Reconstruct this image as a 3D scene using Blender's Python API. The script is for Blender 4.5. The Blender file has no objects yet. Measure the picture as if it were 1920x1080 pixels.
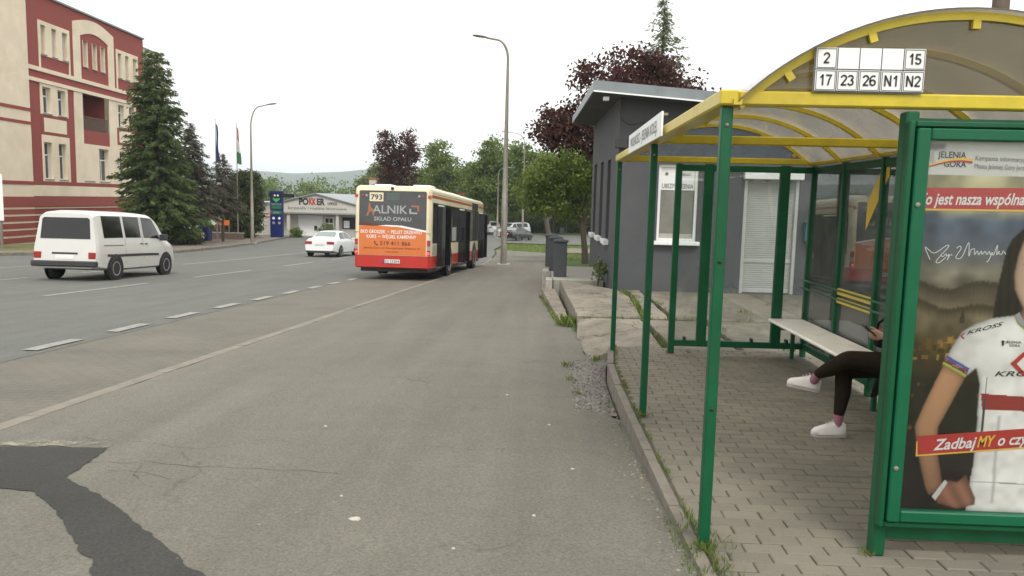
import bpy, bmesh, math, random
import numpy as np
from mathutils import Vector, Matrix, noise
random.seed(7)
PI = math.pi
scn = bpy.context.scene
COL = scn.collection
# ------------------------------------------------------------------ camera
FPX = 1450.0
pitch = math.atan(164/FPX); roll = 0.024; yaw = math.atan(54/FPX)
fw = Vector((-math.sin(yaw)*math.cos(pitch), math.cos(yaw)*math.cos(pitch), -math.sin(pitch)))
r0 = Vector((math.cos(yaw), math.sin(yaw), 0)); u0 = r0.cross(fw)
rt = r0*math.cos(roll)+u0*math.sin(roll); up = u0*math.cos(roll)-r0*math.sin(roll)
cd = bpy.data.cameras.new('camera'); cam = bpy.data.objects.new('camera', cd); COL.objects.link(cam)
cd.sensor_width = 36; cd.lens = 36*FPX/1920; cd.clip_start = .05; cd.clip_end = 12000
cam.matrix_world = Matrix(((rt.x, up.x, -fw.x, 0), (rt.y, up.y, -fw.y, 0), (rt.z, up.z, -fw.z, 1.72), (0, 0, 0, 1)))
scn.camera = cam
# ------------------------------------------------------------------ sky and sun (bright overcast)
SUN_EL, SUN_AZ = math.radians(52), math.radians(165)
w = bpy.data.worlds.new('World'); scn.world = w; w.use_nodes = True
nt = w.node_tree; nt.nodes.clear()
sky = nt.nodes.new('ShaderNodeTexSky'); sky.sky_type = 'NISHITA'; sky.sun_disc = False
sky.sun_elevation = SUN_EL; sky.sun_rotation = SUN_AZ; sky.dust_density = 3.0; sky.air_density = 1.0
hs = nt.nodes.new('ShaderNodeHueSaturation'); hs.inputs['Saturation'].default_value = .12
mx = nt.nodes.new('ShaderNodeMixRGB'); mx.inputs[0].default_value = .8; mx.inputs[2].default_value = (11.5, 11.4, 11.0, 1)
bg = nt.nodes.new('ShaderNodeBackground'); bg.inputs[1].default_value = .1
ow = nt.nodes.new('ShaderNodeOutputWorld')
nt.links.new(sky.outputs[0], hs.inputs['Color']); nt.links.new(hs.outputs[0], mx.inputs[1])
nt.links.new(mx.outputs[0], bg.inputs[0]); nt.links.new(bg.outputs[0], ow.inputs[0])
sl = bpy.data.lights.new('sun', 'SUN'); sl.energy = 1.4; sl.angle = math.radians(20); sl.color = (1, .96, .9)
so = bpy.data.objects.new('sun', sl); COL.objects.link(so)
# Nishita rotation: azimuth measured from +Y clockwise
sd = Vector((math.sin(SUN_AZ)*math.cos(SUN_EL), math.cos(SUN_AZ)*math.cos(SUN_EL), math.sin(SUN_EL)))
so.rotation_euler = sd.to_track_quat('Z', 'Y').to_euler()
scn.view_settings.view_transform = 'Standard'; scn.view_settings.look = 'None'
scn.view_settings.gamma = 1; scn.view_settings.use_curve_mapping = False
scn.view_settings.exposure = 0.68
try:
    scn.cycles.max_bounces = 6; scn.cycles.transparent_max_bounces = 12
except Exception: pass

# ------------------------------------------------------------------ helpers
def zr(y):
    if y < 28: return .1-.042*y
    if y < 90:
        t = y-28; return .1-.042*28-.042*t+(.032/62)*t*t/2
    z90 = .1-.042*28-.042*62+.032*62/2
    if y < 150:
        t = y-90; return z90-.01*t+.01/60*t*t/2
    return z90-.3
def ss(a, b, x):
    t = min(1, max(0, (x-a)/(b-a))); return t*t*(3-2*t)
def zp(x, y):
    return zr(y)+.1*ss(6, 14, y)*ss(-3.5, .4, x)*(1-ss(40, 55, y))
def lerp(pts, y):
    if y <= pts[0][0]: return pts[0][1]
    for (a, b), (c, d) in zip(pts, pts[1:]):
        if y <= c: return b+(d-b)*(y-a)/(c-a)
    return pts[-1][1]

class MB:
    def __init__(s): s.v = []; s.f = []
    def add(s, vs, fs):
        n = len(s.v); s.v += [tuple(p) for p in vs]; s.f += [tuple(i+n for i in f) for f in fs]; return s
    def box(s, x0, x1, y0, y1, z0, z1):
        return s.add([(x0,y0,z0),(x1,y0,z0),(x1,y1,z0),(x0,y1,z0),(x0,y0,z1),(x1,y0,z1),(x1,y1,z1),(x0,y1,z1)],
                     [(0,3,2,1),(4,5,6,7),(0,1,5,4),(1,2,6,5),(2,3,7,6),(3,0,4,7)])
    def bbox(s, x0, x1, y0, y1, z0, z1, b=.01):
        """box with chamfered edges"""
        bm = bmesh.new(); bmesh.ops.create_cube(bm, size=1)
        for v in bm.verts:
            v.co = Vector(((x0+x1)/2+v.co.x*(x1-x0), (y0+y1)/2+v.co.y*(y1-y0), (z0+z1)/2+v.co.z*(z1-z0)))
        bmesh.ops.bevel(bm, geom=bm.edges[:], offset=b, segments=1, affect='EDGES')
        bm.verts.index_update()
        s.add([v.co[:] for v in bm.verts], [[v.index for v in f.verts] for f in bm.faces]); bm.free(); return s
    def beam(s, a, b, wd, ht, upv=(0, 0, 1)):
        a, b = Vector(a), Vector(b); d = (b-a).normalized(); sv = d.cross(Vector(upv))
        if sv.length < 1e-4: sv = d.cross(Vector((0, 1, 0)))
        sv.normalize(); uv = sv.cross(d)
        vs = []
        for p in (a, b):
            for i, j in ((-1,-1),(1,-1),(1,1),(-1,1)): vs.append(p+sv*(wd/2*i)+uv*(ht/2*j))
        return s.add(vs, [(0,1,2,3),(7,6,5,4),(0,4,5,1),(1,5,6,2),(2,6,7,3),(3,7,4,0)])
    def prism(s, poly, axis, a, b):
        """extrude a 2D polygon along axis 'x','y','z' between a and b"""
        n = len(poly); vs = []
        for t in (a, b):
            for p, q in poly:
                vs.append((t, p, q) if axis == 'x' else (p, t, q) if axis == 'y' else (p, q, t))
        fs = [tuple(range(n))[::-1], tuple(range(n, 2*n))]+[(i, (i+1) % n, n+(i+1) % n, n+i) for i in range(n)]
        return s.add(vs, fs)
    def tube(s, pts, rad, n=8, cap=True):
        pts = [Vector(p) for p in pts]
        if not isinstance(rad, (list, tuple)): rad = [rad]*len(pts)
        vs = []; fs = []; pv = None
        for i, p in enumerate(pts):
            d = (pts[min(i+1, len(pts)-1)]-pts[max(i-1, 0)])
            d = d.normalized() if d.length > 1e-9 else Vector((0, 0, 1))
            if pv is None: pv = d.orthogonal().normalized()
            else:
                pv = pv-d*pv.dot(d); pv = pv.normalized() if pv.length > 1e-6 else d.orthogonal().normalized()
            bv = d.cross(pv)
            for k in range(n):
                a = 2*PI*k/n; vs.append(p+(pv*math.cos(a)+bv*math.sin(a))*rad[i])
        for i in range(len(pts)-1):
            for k in range(n):
                fs.append((i*n+k, i*n+(k+1) % n, (i+1)*n+(k+1) % n, (i+1)*n+k))
        if cap: fs += [tuple(range(n))[::-1], tuple(range((len(pts)-1)*n, len(pts)*n))]
        return s.add(vs, fs)
    def lathe(s, prof, c, axis='z', n=24):
        """prof: (radius, height) pairs"""
        vs = []; fs = []; c = Vector(c)
        for r, h in prof:
            for k in range(n):
                a = 2*PI*k/n; p = (r*math.cos(a), r*math.sin(a))
                vs.append(c+(Vector((p[0], p[1], h)) if axis == 'z' else Vector((h, p[0], p[1])) if axis == 'x' else Vector((p[0], h, p[1]))))
        for i in range(len(prof)-1):
            for k in range(n): fs.append((i*n+k, i*n+(k+1) % n, (i+1)*n+(k+1) % n, (i+1)*n+k))
        fs += [tuple(range(n))[::-1], tuple(range((len(prof)-1)*n, len(prof)*n))]
        return s.add(vs, fs)
    def ball(s, c, r, n=10, m=6):
        c = Vector(c); r = Vector(r) if hasattr(r, '__len__') else Vector((r, r, r)); vs = []; fs = []
        for i in range(m+1):
            th = PI*(i+.001)/(m+.002)
            for k in range(n):
                a = 2*PI*k/n; vs.append(c+Vector((r.x*math.sin(th)*math.cos(a), r.y*math.sin(th)*math.sin(a), r.z*math.cos(th))))
        for i in range(m):
            for k in range(n): fs.append((i*n+k, (i+1)*n+k, (i+1)*n+(k+1) % n, i*n+(k+1) % n))
        return s.add(vs, fs)
    def mesh(s, name):
        me = bpy.data.meshes.new(name); me.from_pydata(s.v, [], s.f); me.update(); return me
    def build(s, name, mat, parent=None, smooth=False, W=False, fixn=True):
        off = Vector((0, 0, 0))
        if W or parent is None:
            a = np.array(s.v); off = Vector(((a[:, 0].min()+a[:, 0].max())/2, (a[:, 1].min()+a[:, 1].max())/2, a[:, 2].min()))
            s.v = [tuple(q) for q in a-np.array(off)]
        me = s.mesh(name)
        if fixn:
            bm = bmesh.new(); bm.from_mesh(me); bmesh.ops.recalc_face_normals(bm, faces=bm.faces[:]); bm.to_mesh(me); bm.free()
        me.materials.append(mat)
        if smooth:
            me.polygons.foreach_set('use_smooth', [True]*len(me.polygons))
            try: me.set_sharp_from_angle(angle=math.radians(smooth if smooth is not True else 40))
            except Exception: pass
        o = bpy.data.objects.new(name, me); COL.objects.link(o)
        if parent is not None:
            o.parent = parent
            o.location = (off-wloc(parent)) if W else (0, 0, 0)
        else: o.location = off
        return o
def wloc(o):
    l = Vector(o.location); p = o.parent
    while p is not None: l = l+Vector(p.location); p = p.parent
    return l
def tag(o, label=None, cat=None, group=None, kind=None):
    if label: o['label'] = label
    if cat: o['category'] = cat
    if group: o['group'] = group
    if kind: o['kind'] = kind
    return o
def thing(name, label, cat, loc=(0, 0, 0), rot=(0, 0, 0), group=None):
    o = bpy.data.objects.new(name, None); COL.objects.link(o); o.location = loc; o.rotation_euler = rot
    o.empty_display_size = .2
    return tag(o, label, cat, group)
def struct(o): o['kind'] = 'structure'; return o
def copy_tree(o, parent=None):
    c = o.copy(); COL.objects.link(c); c.parent = parent
    for ch in list(o.children): copy_tree(ch, c)
    return c
_tc = {}
def text(name, s, org, R, U, width=None, height=None, mat=None, parent=None, W=False, bold=0, shear=0, align='l', space=1, keep=True):
    """flat lettering: org is the lower-left (or centre) of the line"""
    cu = bpy.data.curves.new('t', 'FONT'); cu.body = s; cu.offset = bold; cu.shear = shear; cu.space_character = space
    cu.resolution_u = 3
    ob = bpy.data.objects.new('t', cu); COL.objects.link(ob)
    dg = bpy.context.evaluated_depsgraph_get(); me = bpy.data.meshes.new_from_object(ob.evaluated_get(dg))
    bpy.data.objects.remove(ob); bpy.data.curves.remove(cu)
    a = np.array([v.co[:] for v in me.vertices]); fs = [tuple(p.vertices) for p in me.polygons]; bpy.data.meshes.remove(me)
    x0, x1 = a[:, 0].min(), a[:, 0].max(); y0, y1 = 0.0, .73
    hs = height/(y1-y0); ws = (width/(x1-x0)) if width else hs
    R, U, org = Vector(R), Vector(U), Vector(org)
    sx = 0 if align == 'l' else (x1-x0)/2
    vs = [org+R*((p[0]-x0-sx)*ws)+U*((p[1]-y0)*hs) for p in a]
    mb = MB(); mb.add(vs, fs)
    return mb.build(name, mat, parent, W=W, fixn=False)

def arcpts(cx, cy, rx, ry, a0, a1, n=12):
    return [(cx+rx*math.cos(math.radians(a0+(a1-a0)*i/n)), cy+ry*math.sin(math.radians(a0+(a1-a0)*i/n))) for i in range(n+1)]
GLY = {'1': [[(.12, .72), (.26, .80), (.36, .98)], [(.36, 1.0), (.36, 0)]], '2': [arcpts(.3, .71, .23, .22, 175, -30)+[(.10, .07)], [(.04, .075), (.56, .075)]],
       '3': [arcpts(.28, .725, .21, .20, 165, -85), arcpts(.28, .29, .24, .215, 88, -165)], '5': [[(.52, .92), (.155, .92), (.105, .50)], arcpts(.29, .315, .235, .24, 140, -160)],
       '6': [arcpts(.36, .62, .29, .30, 55, 180, 10)+[(.07, .33)], arcpts(.305, .31, .23, .235, 0, 360, 20)], '7': [[(.04, .92), (.54, .92), (.36, .55), (.25, 0)]],
       'N': [[(.09, 0), (.09, 1.0)], [(.09, .97), (.59, .03)], [(.59, 0), (.59, 1.0)]]}
def glyphs(name, s, cx, y, z, hgt, mat, parent, wt=.155):
    adv = {'1': .60, 'N': .74}; tot = sum(adv.get(c, .64) for c in s); x = -tot/2; mb = MB()
    for c in s:
        for line in GLY[c]:
            n = len(line); vs = []
            for i, p in enumerate(line):
                a, b = line[max(i-1, 0)], line[min(i+1, n-1)]; d = Vector((b[0]-a[0], b[1]-a[1])).normalized(); nn = Vector((-d.y, d.x))*wt/2
                k = 1.0
                if 0 < i < n-1:
                    d2 = Vector((p[0]-a[0], p[1]-a[1])).normalized(); k = min(1.6, 1/max(.4, abs(d2.dot(d))))
                for q in (1, -1): vs.append((cx+(x+p[0]+nn.x*q*k)*hgt, y, z+(p[1]+nn.y*q*k)*hgt))
            mb.add(vs, [(2*i, 2*i+1, 2*i+3, 2*i+2) for i in range(n-1)])
        x += adv.get(c, .64)
    return mb.build(name, mat, parent, W=True, fixn=False)
# ------------------------------------------------------------------ materials
def lin(r, g, b):
    f = lambda c: c/12.92 if c <= .04045 else ((c+.055)/1.055)**2.4
    return (f(r/255), f(g/255), f(b/255), 1)
class NT:
    def __init__(s, name):
        s.m = bpy.data.materials.new(name); s.m.use_nodes = True; s.t = s.m.node_tree; s.t.nodes.clear()
        s.out = s.n('ShaderNodeOutputMaterial')
    def n(s, typ, **kw):
        nd = s.t.nodes.new(typ)
        for k, v in kw.items(): setattr(nd, k, v)
        return nd
    def l(s, a, b): s.t.links.new(a, b)
    def pos(s): return s.n('ShaderNodeNewGeometry').outputs['Position']
    def obj(s): return s.n('ShaderNodeTexCoord').outputs['Object']
    def noise(s, vec, scale, detail=3, rough=.55, dist=0):
        nd = s.n('ShaderNodeTexNoise'); nd.inputs['Scale'].default_value = scale; nd.inputs['Detail'].default_value = detail
        nd.inputs['Roughness'].default_value = rough; nd.inputs['Distortion'].default_value = dist
        s.l(vec, nd.inputs['Vector']); return nd.outputs[0]
    def ramp(s, fac, stops):
        nd = s.n('ShaderNodeValToRGB'); cr = nd.color_ramp
        while len(cr.elements) < len(stops): cr.elements.new(.5)
        for e, (p, c) in zip(cr.elements, stops): e.position = p; e.color = c if len(c) == 4 else (*c, 1)
        s.l(fac, nd.inputs[0]); return nd.outputs[0]
    def mix(s, fac, a, b, mode='MIX'):
        nd = s.n('ShaderNodeMixRGB', blend_type=mode)
        for i, x in ((0, fac), (1, a), (2, b)):
            if hasattr(x, 'is_linked') or hasattr(x, 'links'): s.l(x, nd.inputs[i])
            else: nd.inputs[i].default_value = x if i == 0 else (x if len(x) == 4 else (*x, 1))
        return nd.outputs[0]
    def bump(s, h, strength=.3, dist=.01):
        nd = s.n('ShaderNodeBump'); nd.inputs['Strength'].default_value = strength; nd.inputs['Distance'].default_value = dist
        s.l(h, nd.inputs['Height']); return nd.outputs[0]
    def pr(s, col, rough=.6, metal=0, normal=None, spec=.5, coat=0, alpha=None, emit=None, es=0, trans=0):
        p = s.n('ShaderNodeBsdfPrincipled')
        for k, x in (('Base Color', col), ('Roughness', rough), ('Metallic', metal)):
            if hasattr(x, 'links'): s.l(x, p.inputs[k])
            else: p.inputs[k].default_value = x if not isinstance(x, tuple) or len(x) == 4 else (*x, 1)
        p.inputs['Specular IOR Level'].default_value = spec; p.inputs['Coat Weight'].default_value = coat
        p.inputs['Transmission Weight'].default_value = trans
        if normal is not None: s.l(normal, p.inputs['Normal'])
        if emit: p.inputs['Emission Color'].default_value = emit; p.inputs['Emission Strength'].default_value = es
        return p.outputs[0]
    def done(s, sh): s.l(sh, s.out.inputs['Surface']); return s.m
def sc(c, k): return (c[0]*k, c[1]*k, c[2]*k, 1)
def pmat(name, c, rough=.6, var=.15, scale=6, bump=.0, bscale=60, metal=0, spec=.5, coat=0, dirt=None, dscale=1.2, dlo=.5, dhi=.75, world=True, rvar=True, chips=None):
    """painted / plastered surface: mottled colour, optional dirt patches and relief"""
    t = NT(name); v = t.pos() if world else t.obj()
    n1 = t.noise(v, scale, 5, .6)
    col = t.ramp(n1, [(.3, sc(c, 1-var)), (.7, sc(c, 1+var))])
    if dirt:
        n2 = t.noise(v, dscale, 6, .65)
        m = t.ramp(n2, [(dlo, (0, 0, 0, 1)), (dhi, (1, 1, 1, 1))]); col = t.mix(m, col, dirt)
    if chips:
        cm = t.mix(1, t.ramp(t.noise(v, 34, 5, .7), [(.66, (0, 0, 0, 1)), (.70, (.8, .8, .8, 1))]), t.ramp(t.noise(v, 2.7, 3), [(.48, (0, 0, 0, 1)), (.62, (1, 1, 1, 1))]), 'MULTIPLY'); col = t.mix(cm, col, chips)
    nm = t.bump(t.noise(v, bscale, 4), bump, .01) if bump else None
    ro = t.ramp(n1, [(.2, (rough*.85,)*3+(1,)), (.8, (min(1, rough*1.15),)*3+(1,))]) if rvar else rough
    return t.done(t.pr(col, ro, metal, nm, spec, coat))
def leafmat(name, c1, c2, tr=.35, rough=.55):
    t = NT(name); g = t.n('ShaderNodeNewGeometry')
    n1 = t.noise(g.outputs['Position'], .55, 2)
    rp = t.n('ShaderNodeMath', operation='ADD'); t.l(g.outputs['Random Per Island'], rp.inputs[0]); t.l(n1, rp.inputs[1])
    hf = t.n('ShaderNodeMath', operation='MULTIPLY'); hf.inputs[1].default_value = .5; t.l(rp.outputs[0], hf.inputs[0])
    col = t.ramp(hf.outputs[0], [(.2, c1), (.8, c2)])
    d = t.pr(col, rough, spec=.25)
    tl = t.n('ShaderNodeBsdfTranslucent'); t.l(col, tl.inputs[0])
    ms = t.n('ShaderNodeMixShader'); ms.inputs[0].default_value = tr; t.l(d, ms.inputs[1]); t.l(tl.outputs[0], ms.inputs[2])
    return t.done(ms.outputs[0])
def thinglass(name, tint=(.93, .96, .95, 1), k=1.7, dust=.06, dcol=(.45, .45, .43, 1), rough=0.0):
    t = NT(name)
    tr = t.n('ShaderNodeBsdfTransparent'); tr.inputs[0].default_value = tint
    gl = t.n('ShaderNodeBsdfGlossy'); gl.inputs['Roughness'].default_value = rough
    fr = t.n('ShaderNodeFresnel'); fr.inputs[0].default_value = 1.5
    mu = t.n('ShaderNodeMath', operation='MULTIPLY', use_clamp=True); mu.inputs[1].default_value = k; t.l(fr.outputs[0], mu.inputs[0])
    a = t.n('ShaderNodeMixShader'); t.l(mu.outputs[0], a.inputs[0]); t.l(tr.outputs[0], a.inputs[1]); t.l(gl.outputs[0], a.inputs[2])
    df = t.n('ShaderNodeBsdfDiffuse'); df.inputs[0].default_value = dcol
    n1 = t.ramp(t.noise(t.pos(), 2.5, 5, .7), [(.35, (dust*.3,)*3+(1,)), (.8, (dust*2.2,)*3+(1,))])
    b = t.n('ShaderNodeMixShader'); t.l(n1, b.inputs[0]); t.l(a.outputs[0], b.inputs[1]); t.l(df.outputs[0], b.inputs[2])
    return t.done(b.outputs[0])
def polycarb(name, tint, dcol, trl=.45, gl=.06):
    t = NT(name)
    n1 = t.noise(t.pos(), 3.0, 6, .7)
    cc = t.ramp(n1, [(.3, sc(dcol, .82)), (.7, sc(dcol, 1.1))])
    tr = t.n('ShaderNodeBsdfTransparent'); tr.inputs[0].default_value = tint
    tl = t.n('ShaderNodeBsdfTranslucent'); t.l(cc, tl.inputs[0])
    a = t.n('ShaderNodeMixShader'); a.inputs[0].default_value = trl; t.l(tr.outputs[0], a.inputs[1]); t.l(tl.outputs[0], a.inputs[2])
    g = t.n('ShaderNodeBsdfGlossy'); g.inputs['Roughness'].default_value = .15
    fr = t.n('ShaderNodeFresnel'); fr.inputs[0].default_value = 1.45
    b = t.n('ShaderNodeMixShader'); t.l(fr.outputs[0], b.inputs[0]); t.l(a.outputs[0], b.inputs[1]); t.l(g.outputs[0], b.inputs[2])
    return t.done(b.outputs[0])
def asphalt(name, c, stone=.5, crack=.4, patch=.12, streak=False):
    t = NT(name); v = t.pos()
    big = t.noise(v, .35, 5, .6); mid = t.noise(v, 3.0, 6, .7); fine = t.noise(v, 55, 5, .9)
    col = t.ramp(big, [(.3, sc(c, 1-patch)), (.7, sc(c, 1+patch))])
    col = t.mix(.55, col, t.ramp(mid, [(.25, (.84, .84, .84, 1)), (.75, (1.12, 1.12, 1.12, 1))]), 'MULTIPLY')
    col = t.mix(.6, col, t.ramp(fine, [(.38, (.5, .5, .5, 1)), (.62, (1.5, 1.5, 1.48, 1))]), 'MULTIPLY')
    if streak:
        mp = t.n('ShaderNodeMapping'); mp.inputs['Scale'].default_value = (1, .06, 1); mp.inputs['Rotation'].default_value = (0, 0, .03); t.l(v, mp.inputs[0])
        st = t.noise(mp.outputs[0], 2.2, 4, .6)
        col = t.mix(.5, col, t.ramp(st, [(.3, (.78, .78, .79, 1)), (.7, (1.18, 1.17, 1.15, 1))]), 'MULTIPLY')
    vo = t.n('ShaderNodeTexVoronoi'); vo.inputs['Scale'].default_value = 13; t.l(v, vo.inputs['Vector'])
    sp = t.ramp(vo.outputs['Distance'], [(.06, (1, 1, 1, 1)), (.13, (0, 0, 0, 1))])
    sel = t.ramp(vo.outputs['Color'], [(.80, (0, 0, 0, 1)), (.90, (1, 1, 1, 1))])
    msk = t.mix(1, sp, sel, 'MULTIPLY'); msk = t.mix(1, msk, (stone, stone, stone, 1), 'MULTIPLY')
    col = t.mix(msk, col, (.46, .42, .34, 1))
    if crack:
        wv = t.n('ShaderNodeVectorMath', operation='ADD'); t.l(v, wv.inputs[0])
        wn = t.n('ShaderNodeTexNoise'); wn.inputs['Scale'].default_value = 1.6; wn.inputs['Detail'].default_value = 4; t.l(v, wn.inputs['Vector'])
        wm = t.n('ShaderNodeVectorMath', operation='SCALE'); wm.inputs['Scale'].default_value = .8; t.l(wn.outputs['Color'], wm.inputs[0]); t.l(wm.outputs[0], wv.inputs[1])
        ve = t.n('ShaderNodeTexVoronoi', feature='DISTANCE_TO_EDGE'); ve.inputs['Scale'].default_value = .42; t.l(wv.outputs[0], ve.inputs['Vector'])
        cm = t.ramp(ve.outputs['Distance'], [(.0015, (1, 1, 1, 1)), (.005, (0, 0, 0, 1))])
        cn = t.ramp(t.noise(v, .5, 2), [(.5, (0, 0, 0, 1)), (.6, (crack,)*3+(1,))])
        col = t.mix(t.mix(1, cm, cn, 'MULTIPLY'), col, sc(c, .3))
    nm = t.bump(fine, .35, .006)
    return t.done(t.pr(col, .88, normal=nm, spec=.3))

M = {}
M['asphalt'] = asphalt('worn_asphalt', (.140, .133, .110, 1), .5, .4, .08, True)
M['road'] = asphalt('road_asphalt', (.122, .126, .114, 1), .3, .25, .08, True)
M['newasph'] = asphalt('fresh_asphalt_patch', (.044, .044, .040, 1), .3, 0, .25)
M['marking'] = pmat('road_paint', (.25, .25, .225, 1), .7, .25, 9, dirt=(.15, .15, .14, 1), dscale=7, dlo=.5, dhi=.72)
M['kerbtan'] = pmat('tan_kerb', (.195, .174, .142, 1), .85, .2, 5, .3, 70, dirt=(.12, .108, .088, 1), dscale=1.7, dlo=.5, dhi=.75)
M['kerb'] = pmat('concrete_kerb', (.17, .152, .125, 1), .9, .2, 6, .4, 60, dirt=(.08, .074, .06, 1), dscale=2.2, dlo=.48, dhi=.75)
def sand_mat():
    t = NT('drifted_sand'); v = t.pos(); col = t.ramp(t.noise(v, 14, 5, .7), [(.3, (.19, .17, .13, 1)), (.7, (.30, .27, .21, 1))])
    tr = t.n('ShaderNodeBsdfTransparent'); ms = t.n('ShaderNodeMixShader')
    t.l(t.ramp(t.noise(v, 7, 6, .75), [(.42, (0, 0, 0, 1)), (.62, (1, 1, 1, 1))]), ms.inputs[0]); t.l(tr.outputs[0], ms.inputs[1]); t.l(t.pr(col, .95), ms.inputs[2])
    return t.done(ms.outputs[0])
M['sand'] = sand_mat()
M['chip'] = pmat('pale_stone', (.42, .39, .33, 1), .9, .2, 20)
def concrete(name, c, lo, crack=.8):
    t = NT(name); v = t.pos(); n1 = t.noise(v, 1.1, 8, .72, .4); n2 = t.noise(v, 5.5, 7, .75); n3 = t.noise(v, 40, 4, .8)
    col = t.ramp(n1, [(.36, lo), (.50, sc(c, .86)), (.64, sc(c, 1.1))])
    col = t.mix(.55, col, t.ramp(n2, [(.32, (.55, .54, .52, 1)), (.5, (1, 1, 1, 1)), (.72, (1.22, 1.2, 1.18, 1))]), 'MULTIPLY')
    col = t.mix(.6, col, t.ramp(n3, [(.3, (.6, .6, .6, 1)), (.7, (1.35, 1.35, 1.35, 1))]), 'MULTIPLY')
    wv = t.n('ShaderNodeVectorMath', operation='ADD'); t.l(v, wv.inputs[0]); wn = t.n('ShaderNodeTexNoise'); wn.inputs['Scale'].default_value = 2.2; wn.inputs['Detail'].default_value = 5; t.l(v, wn.inputs['Vector']); t.l(wn.outputs['Color'], wv.inputs[1])
    ve = t.n('ShaderNodeTexVoronoi', feature='DISTANCE_TO_EDGE'); ve.inputs['Scale'].default_value = .75; t.l(wv.outputs[0], ve.inputs['Vector'])
    cm = t.ramp(ve.outputs['Distance'], [(.004, (crack,)*3+(1,)), (.016, (0, 0, 0, 1))]); col = t.mix(cm, col, sc(c, .3))
    return t.done(t.pr(col, .93, normal=t.bump(n2, .6, .03), spec=.25))
M['slab'] = concrete('old_concrete', (.245, .217, .175, 1), (.15, .135, .11, 1))
M['forecourt'] = concrete('stained_concrete', (.205, .180, .145, 1), (.12, .107, .085, 1), .5)
M['pale_conc'] = pmat('pale_concrete', (.33, .315, .275, 1), .9, .15, 8, .3, 60)
M['gravel'] = pmat('grey_gravel', (.15, .14, .125, 1), .95, .45, 14, 1.0, 45)
M['sett'] = pmat('dark_soil', (.080, .070, .052, 1), .95, .3, 10, .4)
def paver_mat():
    t = NT('concrete_paver'); v = t.pos(); oi = t.n('ShaderNodeObjectInfo'); gi = t.n('ShaderNodeNewGeometry')
    ad = t.n('ShaderNodeMath', operation='ADD'); t.l(oi.outputs['Random'], ad.inputs[0]); t.l(gi.outputs['Random Per Island'], ad.inputs[1])
    fr = t.n('ShaderNodeMath', operation='FRACT'); t.l(ad.outputs[0], fr.inputs[0])
    col = t.ramp(fr.outputs[0], [(0, (.150, .138, .113, 1)), (.5, (.168, .153, .124, 1)), (1, (.184, .166, .133, 1))])
    col = t.mix(.6, col, t.ramp(t.noise(v, 2.0, 5, .6), [(.3, (.82, .82, .82, 1)), (.7, (1.12, 1.1, 1.06, 1))]), 'MULTIPLY')
    col = t.mix(.45, col, t.ramp(t.noise(v, 110, 3, .7), [(.3, (.7, .7, .7, 1)), (.7, (1.25, 1.25, 1.25, 1))]), 'MULTIPLY')
    return t.done(t.pr(col, .9, normal=t.bump(t.noise(v, 120, 3), .3, .004), spec=.3))
M['paver'] = paver_mat()
M['stones'] = leafmat('gravel_stones', (.07, .065, .058, 1), (.30, .285, .25, 1), 0, .9)
def bay_mat():
    t = NT('bus_bay_setts'); v = t.pos()
    br = t.n('ShaderNodeTexBrick'); br.inputs['Scale'].default_value = 1; br.inputs['Brick Width'].default_value = .22; br.inputs['Row Height'].default_value = .11
    br.inputs['Mortar Size'].default_value = .006; br.inputs['Color1'].default_value = (.150, .140, .117, 1); br.inputs['Color2'].default_value = (.143, .134, .112, 1)
    br.inputs['Mortar'].default_value = (.105, .10, .084, 1); t.l(v, br.inputs['Vector'])
    col = t.mix(.7, br.outputs['Color'], t.ramp(t.noise(v, .8, 6, .65), [(.3, (.75, .75, .75, 1)), (.7, (1.2, 1.18, 1.14, 1))]), 'MULTIPLY')
    col = t.mix(.5, col, t.ramp(t.noise(v, 80, 3, .7), [(.3, (.7, .7, .7, 1)), (.7, (1.25, 1.25, 1.25, 1))]), 'MULTIPLY')
    return t.done(t.pr(col, .88, normal=t.bump(br.outputs['Fac'], -.3, .006), spec=.3))
M['bay'] = bay_mat()
def grass_mat(name, a, b, d):
    t = NT(name); v = t.pos()
    col = t.ramp(t.noise(v, .25, 6, .6), [(.3, a), (.6, b), (.8, d)])
    col = t.mix(.6, col, t.ramp(t.noise(v, 9, 4, .7), [(.3, (.6, .6, .55, 1)), (.7, (1.35, 1.35, 1.3, 1))]), 'MULTIPLY')
    return t.done(t.pr(col, .9, normal=t.bump(t.noise(v, 14, 4), .8, .05), spec=.2))
M['grass'] = grass_mat('grass', (.055, .10, .018, 1), (.085, .125, .03, 1), (.15, .15, .06, 1))
M['verge'] = grass_mat('dry_verge', (.12, .125, .05, 1), (.16, .155, .075, 1), (.19, .17, .10, 1))
M['weed'] = leafmat('weed_leaf', (.07, .12, .025, 1), (.2, .24, .06, 1))
M['green'] = pmat('green_paint', (.003, .078, .030, 1), .42, .15, 4, .04, 50, spec=.35, coat=.0, chips=(.07, .055, .04, 1), dirt=(.016, .068, .035, 1), dscale=2.5, dlo=.55, dhi=.8)
M['dgreen'] = pmat('green_frame_paint', (.004, .100, .044, 1), .4, .1, 4, spec=.35)
M['yellow'] = pmat('yellow_paint', (.56, .43, .02, 1), .42, .14, 5, .03, 60, coat=.1, chips=(.20, .13, .05, 1), dirt=(.40, .29, .03, 1), dscale=2.3, dlo=.5, dhi=.78)
M['roofpc'] = polycarb('roof_polycarbonate', (.92, .90, .86, 1), (.88, .84, .77, 1), .36)
M['gablepc'] = polycarb('smoked_gable_panel', (.80, .77, .66, 1), (.50, .46, .36, 1), .26)
M['bluepc'] = polycarb('far_gable_panel', (.62, .66, .70, 1), (.42, .46, .50, 1), .35)
M['glass'] = thinglass('shelter_glass')
M['postglass'] = thinglass('poster_glass', (.98, .98, .98, 1), .4, .004)
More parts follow.
